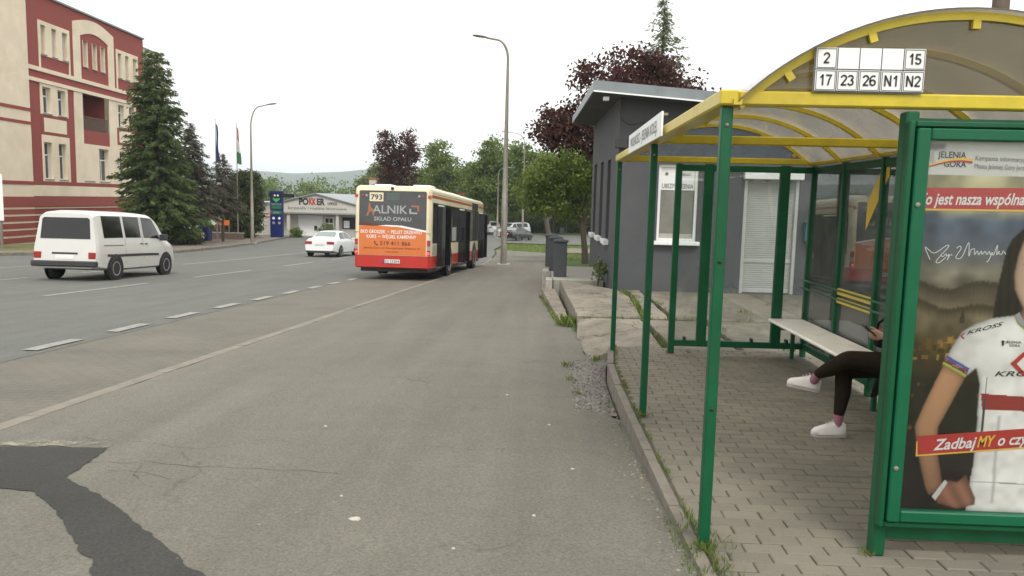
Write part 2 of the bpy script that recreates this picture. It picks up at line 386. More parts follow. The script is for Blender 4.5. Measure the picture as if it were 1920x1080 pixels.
M['bench'] = pmat('cream_bench_laminate', (.82, .77, .69, 1), .4, .05, 3, coat=.1, dirt=(.5, .46, .38, 1), dscale=3, dlo=.55, dhi=.8)
M['white'] = pmat('white_paint', (.72, .72, .70, 1), .5, .05, 4)
M['signwhite'] = pmat('white_sign', (.80, .80, .79, 1), .4, .03, 4)
M['black'] = pmat('black', (.012, .012, .013, 1), .5, .1, 5)
M['ink'] = pmat('dark_ink', (.03, .03, .032, 1), .5, .05, 5)
M['steel'] = pmat('galvanised_steel', (.22, .20, .17, 1), .5, .2, 3, metal=.3, spec=.5)
M['zinc'] = pmat('zinc_flashing', (.20, .225, .235, 1), .45, .15, 2, metal=.4)
M['render'] = pmat('grey_render', (.070, .073, .079, 1), .9, .13, 1.6, .6, 160, dirt=(.092, .092, .094, 1), dscale=.9, dlo=.46, dhi=.8)
M['pillar'] = pmat('grey_pillar_render', (.062, .065, .070, 1), .9, .12, 2, .4, 120)
M['shutter'] = pmat('roller_shutter', (.40, .40, .385, 1), .5, .06, 3, metal=.0, dirt=(.33, .32, .285, 1), dscale=1.5, dlo=.5, dhi=.8)
M['teal'] = pmat('teal_letterbox', (.02, .16, .17, 1), .45, .1, 5)
M['pane'] = pmat('window_pane', (.05, .055, .06, 1), .06, .2, 1.2, spec=.8)
M['netpane'] = pmat('curtained_pane', (.17, .165, .145, 1), .15, .2, 3, spec=.6)
M['dark'] = pmat('dark_interior', (.012, .012, .012, 1), .7, .2, 3)
M['redpl'] = pmat('red_plaster', (.275, .056, .047, 1), .85, .10, 1.2, .2, 40, dirt=(.23, .065, .052, 1), dscale=.5, dlo=.45, dhi=.8)
M['creampl'] = pmat('cream_plaster', (.74, .63, .49, 1), .85, .08, .8, .2, 40, dirt=(.60, .51, .37, 1), dscale=.35, dlo=.48, dhi=.8)
M['bark'] = pmat('bark', (.075, .058, .043, 1), .95, .35, 8, .8, 25)
M['spruce'] = leafmat('spruce_needles', (.030, .060, .018, 1), (.12, .155, .045, 1), .25)
M['dryspruce'] = leafmat('dry_spruce_needles', (.048, .044, .032, 1), (.125, .112, .075, 1), .25)
M['thuja'] = leafmat('thuja_leaves', (.018, .034, .008, 1), (.065, .085, .020, 1), .2)
M['plum'] = leafmat('purple_leaves', (.026, .010, .009, 1), (.115, .042, .030, 1), .38)
M['maple'] = leafmat('fresh_green_leaves', (.06, .11, .018, 1), (.235, .30, .065, 1), .45)
M['wood'] = leafmat('woodland_leaves', (.05, .095, .018, 1), (.21, .275, .065, 1), .42)
M['pale'] = leafmat('pale_spring_leaves', (.09, .13, .045, 1), (.22, .27, .11, 1), .35)
M['larch'] = leafmat('larch_needles', (.07, .10, .04, 1), (.16, .2, .09, 1), .35)
M['hill'] = grass_mat('wooded_hill', (.035, .065, .03, 1), (.05, .085, .035, 1), (.10, .13, .06, 1))
M['rubber'] = pmat('tyre_rubber', (.018, .018, .018, 1), .8, .2, 10)
M['rim'] = pmat('alloy_rim', (.42, .42, .43, 1), .35, .1, 5, metal=.7)
M['carglass'] = pmat('tinted_car_glass', (.012, .012, .013, 1), .06, .1, 2, spec=.5, rvar=False)
M['palescreen'] = pmat('pale_rear_screen', (.17, .21, .20, 1), .05, .1, 2, spec=.9, rvar=False)
M['whitecar'] = pmat('white_car_paint', (.57, .565, .53, 1), .3, .03, 2, coat=.3, dirt=(.44, .42, .36, 1), dscale=1.0, dlo=.6, dhi=.9)
M['cleanwhite'] = pmat('clean_white_car_paint', (.68, .69, .69, 1), .28, .02, 2, coat=.4)
M['blackcar'] = pmat('black_car_paint', (.015, .016, .018, 1), .25, .1, 2, coat=.6)
M['silver'] = pmat('silver_car_paint', (.40, .42, .43, 1), .3, .05, 2, metal=.4, coat=.5)
M['maroon'] = pmat('maroon_car_paint', (.055, .012, .014, 1), .25, .1, 2, coat=.6)
M['plastic'] = pmat('dark_plastic', (.03, .03, .031, 1), .6, .1, 6)
M['taillight'] = pmat('tail_lens', (.30, .015, .012, 1), .2, .1, 5, coat=.4)
M['clearlens'] = pmat('clear_lens', (.30, .29, .28, 1), .2, .1, 5, coat=.4)
M['plate'] = pmat('number_plate', (.68, .68, .65, 1), .4, .04, 5)
M['eublue'] = pmat('plate_blue', (.02, .05, .35, 1), .4, .04, 5)
M['buscream'] = pmat('bus_cream', (.68, .60, .41, 1), .32, .05, 1.5, coat=.35, dirt=(.50, .44, .31, 1), dscale=1.2, dlo=.55, dhi=.85)
M['busred'] = pmat('bus_red', (.45, .022, .014, 1), .32, .07, 1.5, coat=.35)
M['busstripe'] = pmat('bus_stripe', (.40, .075, .03, 1), .35, .05, 2)
M['busorange'] = pmat('bus_advert_orange', (.58, .155, .033, 1), .4, .05, 1.5, coat=.15)
M['busdark'] = pmat('bus_advert_dark', (.050, .052, .053, 1), .25, .2, 1.5, coat=.3)
M['adgrey'] = pmat('advert_grey', (.33, .33, .33, 1), .45, .05, 3)
M['adorange'] = pmat('advert_logo_orange', (.34, .12, .055, 1), .45, .05, 3)
M['brown'] = pmat('advert_brown', (.11, .025, .012, 1), .45, .05, 3)
M['blue'] = pmat('pylon_blue', (.006, .016, .115, 1), .4, .1, 2)
M['navy'] = pmat('flag_blue', (.015, .025, .16, 1), .8, .15, 5)
M['logogreen'] = pmat('logo_green', (.08, .42, .07, 1), .4, .05, 5)
M['dispgrey'] = pmat('route_display_grey', (.075, .10, .095, 1), .4, .1, 5)
M['dimgreen'] = pmat('panel_green', (.03, .16, .06, 1), .4, .1, 5)
M['hall'] = pmat('pale_hall_wall', (.50, .485, .44, 1), .8, .06, .5, dirt=(.42, .40, .35, 1), dscale=.4, dlo=.5, dhi=.8)
M['halld'] = pmat('grey_hall_trim', (.25, .25, .245, 1), .7, .1, 2)
M['sheet'] = pmat('grey_sheet_roof', (.26, .285, .30, 1), .5, .08, .6, metal=.2)
M['redtile'] = pmat('red_roof', (.30, .085, .05, 1), .8, .15, 2)
M['flagred'] = pmat('flag_red', (.35, .03, .025, 1), .8, .1, 5)
M['flagwhite'] = pmat('flag_white', (.55, .55, .53, 1), .8, .1, 5)
M['flaggreen'] = pmat('flag_green', (.03, .14, .05, 1), .8, .1, 5)
M['yellowpl'] = pmat('pale_yellow_wall', (.62, .48, .2, 1), .8, .08, 1)
M['rust'] = pmat('brown_pole', (.12, .085, .065, 1), .8, .25, 4, .3)
M['skin'] = pmat('skin', (.50, .29, .215, 1), .55, .06, 12)
M['legging'] = pmat('dark_brown_leggings', (.018, .013, .008, 1), .95, .2, 25, .3, 200, spec=.12)
M['jacket'] = pmat('black_jacket', (.010, .009, .009, 1), .9, .2, 15, .3, 100, spec=.15)
M['sock'] = pmat('pink_sock', (.30, .12, .165, 1), .9, .12, 30, .4, 220)
M['shoe'] = pmat('white_shoe', (.66, .63, .62, 1), .6, .08, 20, .2, 120)
M['sole'] = pmat('shoe_sole', (.40, .37, .35, 1), .7, .1, 20)
M['hair'] = pmat('dark_hair', (.022, .014, .010, 1), .5, .3, 40)
M['bannerred'] = pmat('banner_red', (.40, .030, .026, 1), .5, .05, 4)
M['banneryel'] = pmat('banner_yellow', (.70, .45, .06, 1), .5, .05, 4)
M['printwhite'] = pmat('print_white', (.68, .68, .66, 1), .5, .03, 4)
M['printgrey'] = pmat('print_grey', (.13, .135, .14, 1), .5, .05, 4)
M['stickyel'] = pmat('yellow_sticker', (.72, .50, .07, 1), .55, .07, 4)
t = NT('lit_brake_lamp'); M['brake'] = t.done(t.pr((.6, .02, .02, 1), .3, emit=(1, .05, .04, 1), es=2.2))

# ------------------------------------------------------------------ ground, road, pavements
STRIP = [(-20, -4.5), (5.6, -4.13), (10.2, -3.98), (17, -3.75), (24, -3.5), (33, -3.1), (40, -2.85), (52, -3.1), (62, -3.75), (75, -3.6), (90, -1.5), (200, -1.5)]
LEFTE = [(-20, -24.5), (34, -24.4), (37, -22.5), (41.6, -20.1), (50, -21), (59, -22.3), (82, -26.2), (110, -31), (200, -48)]
YS = [y*1.0 for y in range(-14, 30)]+[y*1.0 for y in range(30, 152, 2)]
def sheet(name, ys, xl, xr, off, mat, nx=6, zf=None, jit=0, parent=None):
    mb = MB(); vs = []; fs = []; zf = zf or (lambda x, y: zr(y))
    for y in ys:
        a, b = xl(y), xr(y)
        for i in range(nx+1):
            x = a+(b-a)*i/nx
            if jit and i in (0, nx): x += (noise.noise(Vector((y*1.7, x, 3)))*jit)
            vs.append((x, y, zf(x, y)+off))
    for j in range(len(ys)-1):
        for i in range(nx):
            k = j*(nx+1)+i; fs.append((k, k+1, k+nx+2, k+nx+1))
    mb.add(vs, fs); o = mb.build(name, mat, parent, smooth=False, W=True)
    return struct(o) if parent is None else o
def sub(a, b, step):
    n = max(1, int(round((b-a)/step))); return [a+(b-a)*i/n for i in range(n+1)]
# the ground: one sheet to the horizon
gx = [-4100, -2500, -900, -300, -120, -70, -50, -40, -30, -20, -10, 0, 10, 20, 40, 80, 200, 700, 2500, 4100]
gy = YS+[200, 300, 500, 900, 1600, 3000, 4100]
gy = [-400, -60]+gy
vs = [(x, y, zr(max(y, -14))-.12) for y in gy for x in gx]
nx = len(gx)
g = MB(); g.add(vs, [(j*nx+i, j*nx+i+1, (j+1)*nx+i+1, (j+1)*nx+i) for j in range(len(gy)-1) for i in range(nx-1)])
struct(g.build('ground', M['grass'], None, W=True))
road = sheet('road', YS, lambda y: lerp(LEFTE, y), lambda y: lerp(STRIP, y)-.05 if y > 26 else -6.1, 0, M['road'], 10)
bay = sheet('bus_bay', sub(-14, 26, 1), lambda y: -6.1-.0*y, lambda y: lerp(STRIP, y)-.06, .004, M['bay'], 4)
mb_ = MB(); vs_ = []
for i in range(150):
    y_ = 4+i*.13; vs_ += [(-6.115+.02*noise.noise(Vector((y_*2, 0, 0))), y_, zr(y_)+.006), (-6.085+.02*noise.noise(Vector((y_*2.3, 4, 0))), y_, zr(y_)+.006)]
mb_.add(vs_, [(2*i, 2*i+1, 2*i+3, 2*i+2) for i in range(149)]).build('open_joint', M['sett'], bay, W=True, fixn=False)
sheet('side_street', sub(78, 108, 2), lambda y: -3.6+(y-78)*.06, lambda y: 40, -.02, M['road'], 6)
sheet('far_footpath', sub(60, 70, 1), lambda y: .9, lambda y: 14, -.05, M['forecourt'], 4)
# foreground asphalt footway
EDGE = [(-12, .84), (3, .80), (6.6, .74), (6.85, .37), (9.3, .36), (9.5, .60), (12.5, .58), (12.8, .40), (14.5, .36), (18.5, .12), (19.3, .06), (22, .1), (24, .35), (40, .75), (58, .85), (70, .8)]
FW = sub(-14, 16, .5)+sub(16, 60, 1)[1:]
def fwl(y): return lerp(STRIP, y)+.07
def fwr(y): return lerp(EDGE, y) if y < 56 else lerp([(56, .85), (60, -3.0)], y)
footway = sheet('footway', FW, fwl, fwr, .03, M['asphalt'], 10, zp, 0.05)
# left-hand pavement and verge
sheet('pavement', [y for y in YS if y >= 30], lambda y: lerp(LEFTE, y)-(4.2 if y < 70 else 3.2), lambda y: lerp(LEFTE, y)-.15, .10, M['forecourt'], 3)
sheet('verge', [y for y in YS if y >= 26], lambda y: lerp(LEFTE, y)-12, lambda y: lerp(LEFTE, y)-(4.25 if y >= 30 else .2), .06, M['verge'], 5)
lk = struct(thing('kerb', None, None, (-20, 40, zr(40))))
for y in [a for a in YS if 30 <= a < 110]:
    x0, x1 = lerp(LEFTE, y), lerp(LEFTE, y+2)
    MB().beam((x0-.08, y+.01, zr(y)+.02), (x1-.08, y+1.985, zr(y+2)+.02), .15, .24).build('kerb_stone', M['kerb'], lk, W=True)
# flush tan kerb between bay and footway
tk = struct(thing('flush_kerb', None, None, (-4, 10, zr(10))))
y = 2.0
while y < 46:
    a = Vector((lerp(STRIP, y), y, zr(y)-.042)); b = Vector((lerp(STRIP, y+.99), y+.99, zr(y+.99)-.042))
    a.x += random.uniform(-.006, .006); a.z += random.uniform(-.003, .004)
    MB().beam(a, b, .14, .15).build('kerb_stone', M['kerbtan'], tk, W=True); y += 1.0
# painted markings
def dash(par, x, y0, y1, wd, off=.006, dx=0):
    mb = MB(); ys = sub(y0, y1, .5); vs = []
    for i, yy in enumerate(ys):
        f = (yy-y0)/(y1-y0); xx = x+dx*f
        vs += [(xx-wd/2+random.uniform(-.012, .012), yy, zr(yy)+off), (xx+wd/2+random.uniform(-.012, .012), yy, zr(yy)+off)]
    mb.add(vs, [(2*i, 2*i+1, 2*i+3, 2*i+2) for i in range(len(ys)-1)])
    return mb.build('painted_dash', M['marking'], par, W=True)
mk = struct(thing('road_markings', None, None, (-8, 20, zr(20))))
y = 1.9
while y < 24: dash(mk, -6.36+.03*max(0, y-14), y, y+1.0, .20, .012); y += 1.84
for a, b in ((5, 9), (16.2, 20.6), (23.4, 28.2), (31.8, 36), (39, 43), (46, 50)): dash(mk, -10.75, a, b, .14)
for a, b in ((8, 12), (17.6, 21.4), (24, 28), (31, 62)): dash(mk, -14.65, a, b, .14)
for a, b in ((14, 27.5), (28.5, 30)): dash(mk, -18.3, a, b, .14)
# asphalt repair patch with sand along its edge, and cracks
def rough_poly(pts, amp, step, zoff, seed=0):
    out = []
    for (x0, y0), (x1, y1) in zip(pts, pts[1:]+pts[:1]):
        L = math.hypot(x1-x0, y1-y0); n = max(1, int(L/step))
        for i in range(n):
            f = i/n; x = x0+(x1-x0)*f; yy = y0+(y1-y0)*f
            out.append((x+amp*(noise.noise(Vector((x*9, yy*9, seed)))+.5*noise.noise(Vector((x*31, yy*31, seed)))), yy+amp*noise.noise(Vector((x*9, yy*9, seed+7)))))
    return [(x, yy, zp(x, yy)+.03+zoff) for x, yy in out]
pp = rough_poly([(-3.92, 5.12), (-3.02, 5.19), (-2.91, 4.53), (-2.47, 4.20), (-1.86, 3.62), (-1.3, 3.1), (-.9, 2.3), (-1.45, 2.3), (-2.02, 3.31), (-2.69, 4.05), (-2.97, 4.28), (-3.17, 4.31), (-3.95, 4.31)], .026, .03, .005, 1)
MB().add(pp, [tuple(range(len(pp)))]).build('repair_patch', M['newasph'], footway, W=True, fixn=False)
pp = rough_poly([(-3.92, 5.13), (-3.02, 5.2), (-3.05, 5.27), (-3.5, 5.33), (-3.95, 5.27)], .04, .06, .007, 3)
MB().add(pp, [tuple(range(len(pp)))]).build('sand_drift', M['sand'], footway, W=True, fixn=False)
def crack(pts, wd):
    vs = []; out = []
    for (x0, y0), (x1, y1) in zip(pts, pts[1:]):
        n = max(2, int(math.hypot(x1-x0, y1-y0)/.03))
        for i in range(n): f = i/n; out.append((x0+(x1-x0)*f, y0+(y1-y0)*f))
    for i, (x, yy) in enumerate(out):
        yy += .06*noise.noise(Vector((x*5, yy*5, 9)))+.012*noise.noise(Vector((x*30, yy*30, 4)))
        x += .02*noise.noise(Vector((x*7, yy*7, 19)))
        wv = wd*(.3+.8*abs(noise.noise(Vector((x*12, yy*12, 2)))))
        vs += [(x, yy-wv, zp(x, yy)+.0325), (x+.002, yy+wv, zp(x, yy)+.0325)]
    MB().add(vs, [(2*i, 2*i+1, 2*i+3, 2*i+2) for i in range(len(out)-1)]).build('asphalt_crack', M['sett'], footway, W=True, fixn=False)
crack([(-2.98, 4.86), (-2.6, 4.92), (-2.2, 4.84), (-1.5, 4.86), (-1.25, 4.8)], .004)
crack([(-2.62, 4.9), (-2.55, 4.62), (-2.45, 4.55)], .006)
crack([(-2.75, 4.7), (-2.5, 4.66), (-2.2, 4.6)], .003)
crack([(-.9, 5.55), (-.4, 5.5), (.1, 5.58), (.55, 5.5)], .0035)
crack([(-5.9, 9.4), (-5.0, 9.2), (-4.3, 9.5)], .008)
# pale stone chips and litter lying on the footway
for i, (x, yy, s_) in enumerate(((-.98, 4.05, .035), (-1.15, 4.4, .012), (.0, 4.2, .012), (.25, 5.1, .014), (-.4, 3.7, .01), (-1.7, 6.0, .015), (.1, 6.3, .016), (-.3, 7.4, .015))):
    a = [(x+s_*math.cos(k*PI/3)*random.uniform(.7, 1.3), yy+s_*.8*math.sin(k*PI/3)*random.uniform(.7, 1.3)) for k in range(6)]
    vs = [(q[0], q[1], zp(*q)+.03) for q in a]+[(x+(q[0]-x)*.6, yy+(q[1]-yy)*.6, zp(*q)+.037) for q in a]
    MB().add(vs, [tuple(range(6, 12))]+[(k, (k+1) % 6, 6+(k+1) % 6, 6+k) for k in range(6)]).build('stone_chip', M['chip'], footway, W=True)

# ------------------------------------------------------------------ shelter floor: soil bed, kerb, pavers
KX = [(2.3, .86), (4.1, .80), (5.5, .775), (7.05, .755), (8.2, .77), (9.22, .86), (9.35, .98)]
floor = struct(MB().prism([(.85, 1.6), (.80, 4.1), (.775, 5.5), (.76, 7.05), (.80, 8.4), (.90, 9.3), (5.2, 9.3), (5.2, 1.6)], 'z', -.5, -.012).build('shelter_floor', M['sett'], None, W=True))
kt = struct(thing('shelter_kerb', None, None, (.8, 6, -.3)))
ky = [2.3, 3.3, 4.3, 5.3, 6.28, 7.25, 8.2, 9.2]
for a, b in zip(ky, ky[1:]):
    xa, xb = lerp(KX, a), lerp(KX, b)
    MB().prism([(xa-.03, a+.008), (xa+.035, a+.008), (xb+.035, b-.008), (xb-.03, b-.008)], 'z', -.5, random.uniform(-.004, .006)+.006).build('kerb_stone', M['kerb'], kt, W=True)
random.seed(11)
PAVE = []
PL, PWd, J = .2, .1, .006
r_ = 0; yy = 1.95
while yy < 9.2:
    x = .84+lerp([(1.9, .06), (5, .0), (9, .02)], yy)+(0 if r_ % 2 else -.1)
    while x < 5.1:
        x0, x1 = max(x, lerp(KX, yy)+.062), x+PL
        if x1-x0 > .04: PAVE.append((x0, x1, yy, yy+PWd))
        x += PL+J
    yy += PWd+J; r_ += 1
def paver(mb, x0, x1, y0, y1, z, tilt=0):
    b = .006; zt = z+tilt
    mb.add([(x0, y0, -.06), (x1, y0, -.06), (x1, y1, -.06), (x0, y1, -.06), (x0, y0, z-b), (x1, y0, z-b), (x1, y1, zt-b), (x0, y1, zt-b),
            (x0+b, y0+b, z), (x1-b, y0+b, z), (x1-b, y1-b, zt), (x0+b, y1-b, zt)],
           [(0,1,5,4),(1,2,6,5),(2,3,7,6),(3,0,4,7),(4,5,9,8),(5,6,10,9),(6,7,11,10),(7,4,8,11),(8,9,10,11)])
vis = sorted(PAVE, key=lambda p: 0 if (3.2 < p[2] < 6.2 and p[0] < 1.05+(p[2]-3.2)*.33+.75) else 1)
near = [p for p in PAVE if 3.25 < p[2] < 7.6 and p[0]/p[2] < .475]
near.sort(key=lambda p: p[2]); near = near[:300]; ns = set(near)
proto = None
for p in near:
    if abs(p[1]-p[0]-PL) < 1e-6:
        if proto is None:
            mb = MB(); paver(mb, -PL/2, PL/2, -PWd/2, PWd/2, 0); proto = mb.mesh('paver'); proto.materials.append(M['paver'])
        o = bpy.data.objects.new('paver', proto); COL.objects.link(o)
    else:
        mb = MB(); h = (p[1]-p[0])/2; paver(mb, -h, h, -PWd/2, PWd/2, 0); me = mb.mesh('paver'); me.materials.append(M['paver'])
        o = bpy.data.objects.new('paver', me); COL.objects.link(o)
    o.parent = floor
    o.location = Vector(((p[0]+p[1])/2+random.uniform(-.0015, .0015), (p[2]+p[3])/2, random.uniform(-.003, .002)))-wloc(floor)
    o.rotation_euler = (random.uniform(-.012, .012), random.uniform(-.008, .008), random.uniform(-.006, .006))
mb = MB()
for p in PAVE:
    if p not in ns: paver(mb, *p, random.uniform(-.003, .002), random.uniform(-.001, .001))
tag(mb.build('paver_field', M['paver'], floor, W=True, fixn=False), kind='stuff')

# gravel patch between footway and kerb
gr_ = sheet('gravel_bed', sub(6.7, 9.9, .2), lambda y: .30, lambda y: lerp(KX, y)-.045 if y < 9.3 else .9, .0265, M['gravel'], 3, zp)
mb = MB(); random.seed(4)
for i in range(1100):
    y = random.uniform(6.8, 9.85); x = random.uniform(lerp(EDGE, y)-.03, (lerp(KX, y)-.06) if y < 9.2 else .9); s_ = random.uniform(.006, .022)*(1.5 if random.random() < .12 else 1)
    z = zp(x, y)+.028; n = 5; a0 = random.random()*6
    a = [(x+s_*math.cos(a0+k*2*PI/n)*random.uniform(.7, 1.3), y+s_*math.sin(a0+k*2*PI/n)*random.uniform(.7, 1.3)) for k in range(n)]
    mb.add([(q[0], q[1], z-.005) for q in a]+[(x, y, z+s_*.7)], [(k, (k+1) % n, n) for k in range(n)])
for i in range(620):
    y = 2.3+7*random.random()**1.3; x = lerp(KX, y)-.05-abs(random.gauss(0, .07)); s_ = random.uniform(.004, .013); z = zp(x, y)+.029; n = 4; a0 = random.random()*6
    if y > 6.6 and x < .5: continue
    a = [(x+s_*math.cos(a0+k*2*PI/n)*random.uniform(.6, 1.4), y+s_*math.sin(a0+k*2*PI/n)*random.uniform(.6, 1.4)) for k in range(n)]
    mb.add([(q[0], q[1], z) for q in a]+[(x, y, z+s_*.6)], [(k, (k+1) % n, n) for k in range(n)])
tag(mb.build('gravel', M['stones'], None, W=True), 'loose grey gravel between the footway and the shelter kerb', 'gravel', kind='stuff')

# ------------------------------------------------------------------ concrete apron in front of the kiosk
apron = struct(thing('apron', None, None, (2, 13, -.4)))
def slab(pts, zt, th, mat=M['slab'], seed=1, name='concrete_slab', amp=.02):
    poly = []
    for (x0, y0), (x1, y1) in zip(pts, pts[1:]+pts[:1]):
        n = max(1, int(math.hypot(x1-x0, y1-y0)/.15))
        for i in range(n):
            f = i/n; x = x0+(x1-x0)*f; y = y0+(y1-y0)*f
            poly.append((x+amp*noise.noise(Vector((x*5, y*5, seed))), y+amp*noise.noise(Vector((x*5, y*5, seed+5)))))
    n = len(poly); zf = zt if callable(zt) else (lambda x, y: zt)
    cx = sum(p[0] for p in poly)/n; cy = sum(p[1] for p in poly)/n
    vs = [(x, y, zf(x, y)-th) for x, y in poly]+[(x, y, zf(x, y)-.02) for x, y in poly]+[(x+(cx-x)*.012, y+(cy-y)*.012, zf(x, y)) for x, y in poly]
    fs = [tuple(range(2*n, 3*n))]
    for k in range(n):
        q = (k+1) % n; fs += [(k, q, n+q, n+k), (n+k, n+q, 2*n+q, 2*n+k)]
    return MB().add(vs, fs).build(name, mat, apron, W=True)
sz = lambda x, y: -.06-.008*(y-9.3)
slab([(.60, 12.4), (1.62, 12.3), (1.75, 15.2), (1.62, 16.5), (.45, 18.4)], sz, .4, seed=1)
slab([(1.72, 12.3), (2.05, 12.35), (2.1, 16.5), (1.85, 16.5), (1.86, 15.1)], sz, .4, seed=2)
slab([(.66, 9.55), (1.55, 9.45), (1.6, 12.22), (.62, 12.3), (.52, 11)], lambda x, y: sz(x, y)-.02-.20*(1-ss(.5, .95, x))*(1-.75*ss(10.6, 12.3, y)), .4, seed=3)
slab([(1.70, 9.42), (2.5, 9.4), (2.55, 12.2), (1.68, 12.2)], lambda x, y: sz(x, y)-.025, .4, M['forecourt'], 4)
slab([(.02, 18.3), (.36, 12.8), (.55, 12.75), (.52, 13.2), (.34, 18.4)], lambda x, y: -.31-.006*(y-12.8), .35, seed=6, name='step')
slab([(2.2, 12.35), (9.5, 12.3), (9.5, 16.5), (2.18, 16.5)], lambda x, y: sz(x, y)-.01, .4, M['forecourt'], 8)
slab([(2.62, 9.4), (9.5, 9.4), (9.5, 12.2), (2.66, 12.2)], lambda x, y: sz(x, y)-.02, .4, M['forecourt'], 9)
slab([(5.25, 1.5), (9.5, 1.5), (9.5, 9.32), (5.25, 9.32)], lambda x, y: -.07, .4, M['forecourt'], 10)
slab([(.30, 18.6), (1.5, 18.6), (1.5, 22.5), (.2, 22.5)], -.14, .8, M['pale_conc'], 12, 'landing')
slab([(9.6, 1.5), (16, 1.5), (16, 16.5), (9.6, 16.5)], lambda x, y: -.09, .4, M['forecourt'], 14)
slab([(3.5, 9.36), (5.2, 9.36), (5.2, 9.9), (3.5, 9.9)], -.02, .1, M['pale_conc'], 15, 'drain_cover')

# ------------------------------------------------------------------ bus shelter
S = thing('bus_shelter', 'green and yellow bus shelter with barrel roof over the paved stop', 'bus shelter', (1.95, 6.4, 0))
def sb(name, mat, *boxes, b=0, par=None, smooth=False):
    mb = MB()
    for q in boxes: mb.bbox(*q, b=b) if b else mb.box(*q)
    return mb.build(name, mat, par or S, W=True, smooth=smooth)
YA = [3.79, 4.6, 5.4, 6.2, 7.12, 8.03, 8.95]
XF, XB = .86, 3.05
for y in (3.79, 6.2, 8.95):
    p = sb('post', M['green'], (XF-.027, XF+.027, y-.027, y+.027, 0, 2.185), b=.006)
    for z in (2.1, 1.45, .72) if y < 4 else (2.1,):
        MB().lathe([(.009, 0), (.009, -.006), (.005, -.009)], (XF, y-.027, z), 'y', 8).build('bolt', M['steel'] if z > 2 else M['black'], p, W=True)
for y in YA:
    sb('post', M['green'], (XB-.03, XB+.03, y-.03, y+.03, 0, 2.185), b=.006)
for x, w_ in ((1.53, .035), (1.87, .055), (2.72, .055)): sb('post', M['green'], (x-w_, x+w_, 8.90, 8.96, .1 if x != 1.53 else 0, 2.185), b=.006)
sb('bottom_rail', M['green'], (1.565, 3.02, 8.905, 8.955, .09, .16), b=.005)
sb('top_rail', M['green'], (1.50, 3.02, 8.905, 8.955, 2.10, 2.17), b=.005)
sb('bottom_rail', M['green'], (XB-.02, XB+.02, 3.82, 8.92, .09, .16), b=.005)
sb('top_rail', M['green'], (XB-.02, XB+.02, 3.82, 8.92, 2.10, 2.17), b=.005)
for x in (1.68, 2.05, 2.45, 2.85): sb('clip', M['black'], (x-.012, x+.012, 8.89, 8.97, .16, .20), b=.003)
# yellow roof frame
sb('eave_beam', M['yellow'], (XF-.045, XF+.045, 3.74, 9.0, 2.19, 2.262), b=.008)
sb('eave_beam', M['yellow'], (XB-.04, XB+.04, 3.74, 9.0, 2.19, 2.262), b=.008)
for y in (3.79, 6.2, 8.95): sb('tie_beam', M['yellow'], (XF+.047, XB-.042, y-.03, y+.03, 2.193, 2.26), b=.008)
CXr, RR, CZ = 1.95, 1.486, 2.635-1.486
def arcp(a, r=RR): return (CXr+r*math.sin(a), CZ+r*math.cos(a))
A1 = math.asin(1.05/RR); NA = 28
def arc_beam(y0, y1, r0, r1, mat, name, par=None):
    mb = MB(); vs = []; fs = []
    for i in range(NA+1):
        a = -A1+2*A1*i/NA
        for r, y in ((r0, y0), (r1, y0), (r1, y1), (r0, y1)): x, z = arcp(a, r); vs.append((x, y, z))
    for i in range(NA):
        for k in range(4): fs.append((4*i+k, 4*i+(k+1) % 4, 4*i+4+(k+1) % 4, 4*i+4+k))
    fs += [(0, 1, 2, 3), (4*NA+3, 4*NA+2, 4*NA+1, 4*NA)]
    return mb.add(vs, fs).build(name, mat, par or S, W=True, smooth=30)
for k, y in enumerate(YA):
    hw = .022
    ab = arc_beam(y-hw, y+hw, RR-.035, RR, M['yellow'], 'roof_arch')
    if k in (0, 6):
        for a in (-.62, -.33, .0, .33, .62):
            x, z = arcp(a+.02, RR-.05); MB().beam((x, y-.026 if k == 0 else y-.03, z), (x, y+.02, z), .035, .05, (math.sin(a), 0, math.cos(a))).build('lug', M['yellow'], ab, W=True)
for k in range(6): arc_beam(YA[k]+.002 if k else 3.72, YA[k+1]-.002 if k < 5 else 9.02, RR+.002, RR+.010, M['roofpc'], 'roof_panel')
for a in (-A1, A1):
    x, z = arcp(a, RR+.006); sb('roof_edge_strip', M['yellow'], (x-.02, x+.02, 3.72, 9.02, z-.015, z+.012))
gab = [arcp(-A1+2*A1*i/NA, RR-.037) for i in range(NA+1)]
gab = [(x, max(z, 2.265)) for x, z in gab]
MB().prism(gab, 'y', 3.783, 3.789).build('gable_panel', M['gablepc'], S, W=True)
MB().prism(gab, 'y', 8.955, 8.961).build('gable_panel', M['bluepc'], S, W=True)
# low translucent strip under the far tie beam
def glass(x0, x1, y0, y1, z0, z1): return sb('glass_pane', M['glass'], (x0, x1, y0, y1, z0, z1))
fx = [1.565, 1.835, 1.905, 2.685, 2.755, 3.02]
for a, b in ((1.565, 1.815), (1.925, 2.665), (2.775, 3.02)): glass(a, b, 8.927, 8.933, .165, 2.098)
for a, b in zip(YA, YA[1:]): glass(3.052, 3.058, a+.032, b-.032, .165, 2.098)
# handrails
for z in (.90, .81):
    MB().tube([(2.98, 8.95, z), (2.98, 3.9, z)], .011, 8).build('handrail', M['green'], S, W=True, smooth=True)
for z, in ((.865,), (.775,)): sb('rail_board', M['stickyel'], (3.035, 3.047, 7.15, 8.0, z-.02, z+.045) if z > .8 else (3.035, 3.047, 7.15, 8.0, z-.015, z+.035))
st = MB().add([(3.046, 7.44, 1.52), (3.046, 7.44, 1.78), (3.046, 7.17, 2.095), (3.046, 7.02, 2.095), (3.046, 7.02, 2.02)], [(0, 1, 2, 3, 4)]).build('diagonal_sticker', M['stickyel'], S, W=True, fixn=False)
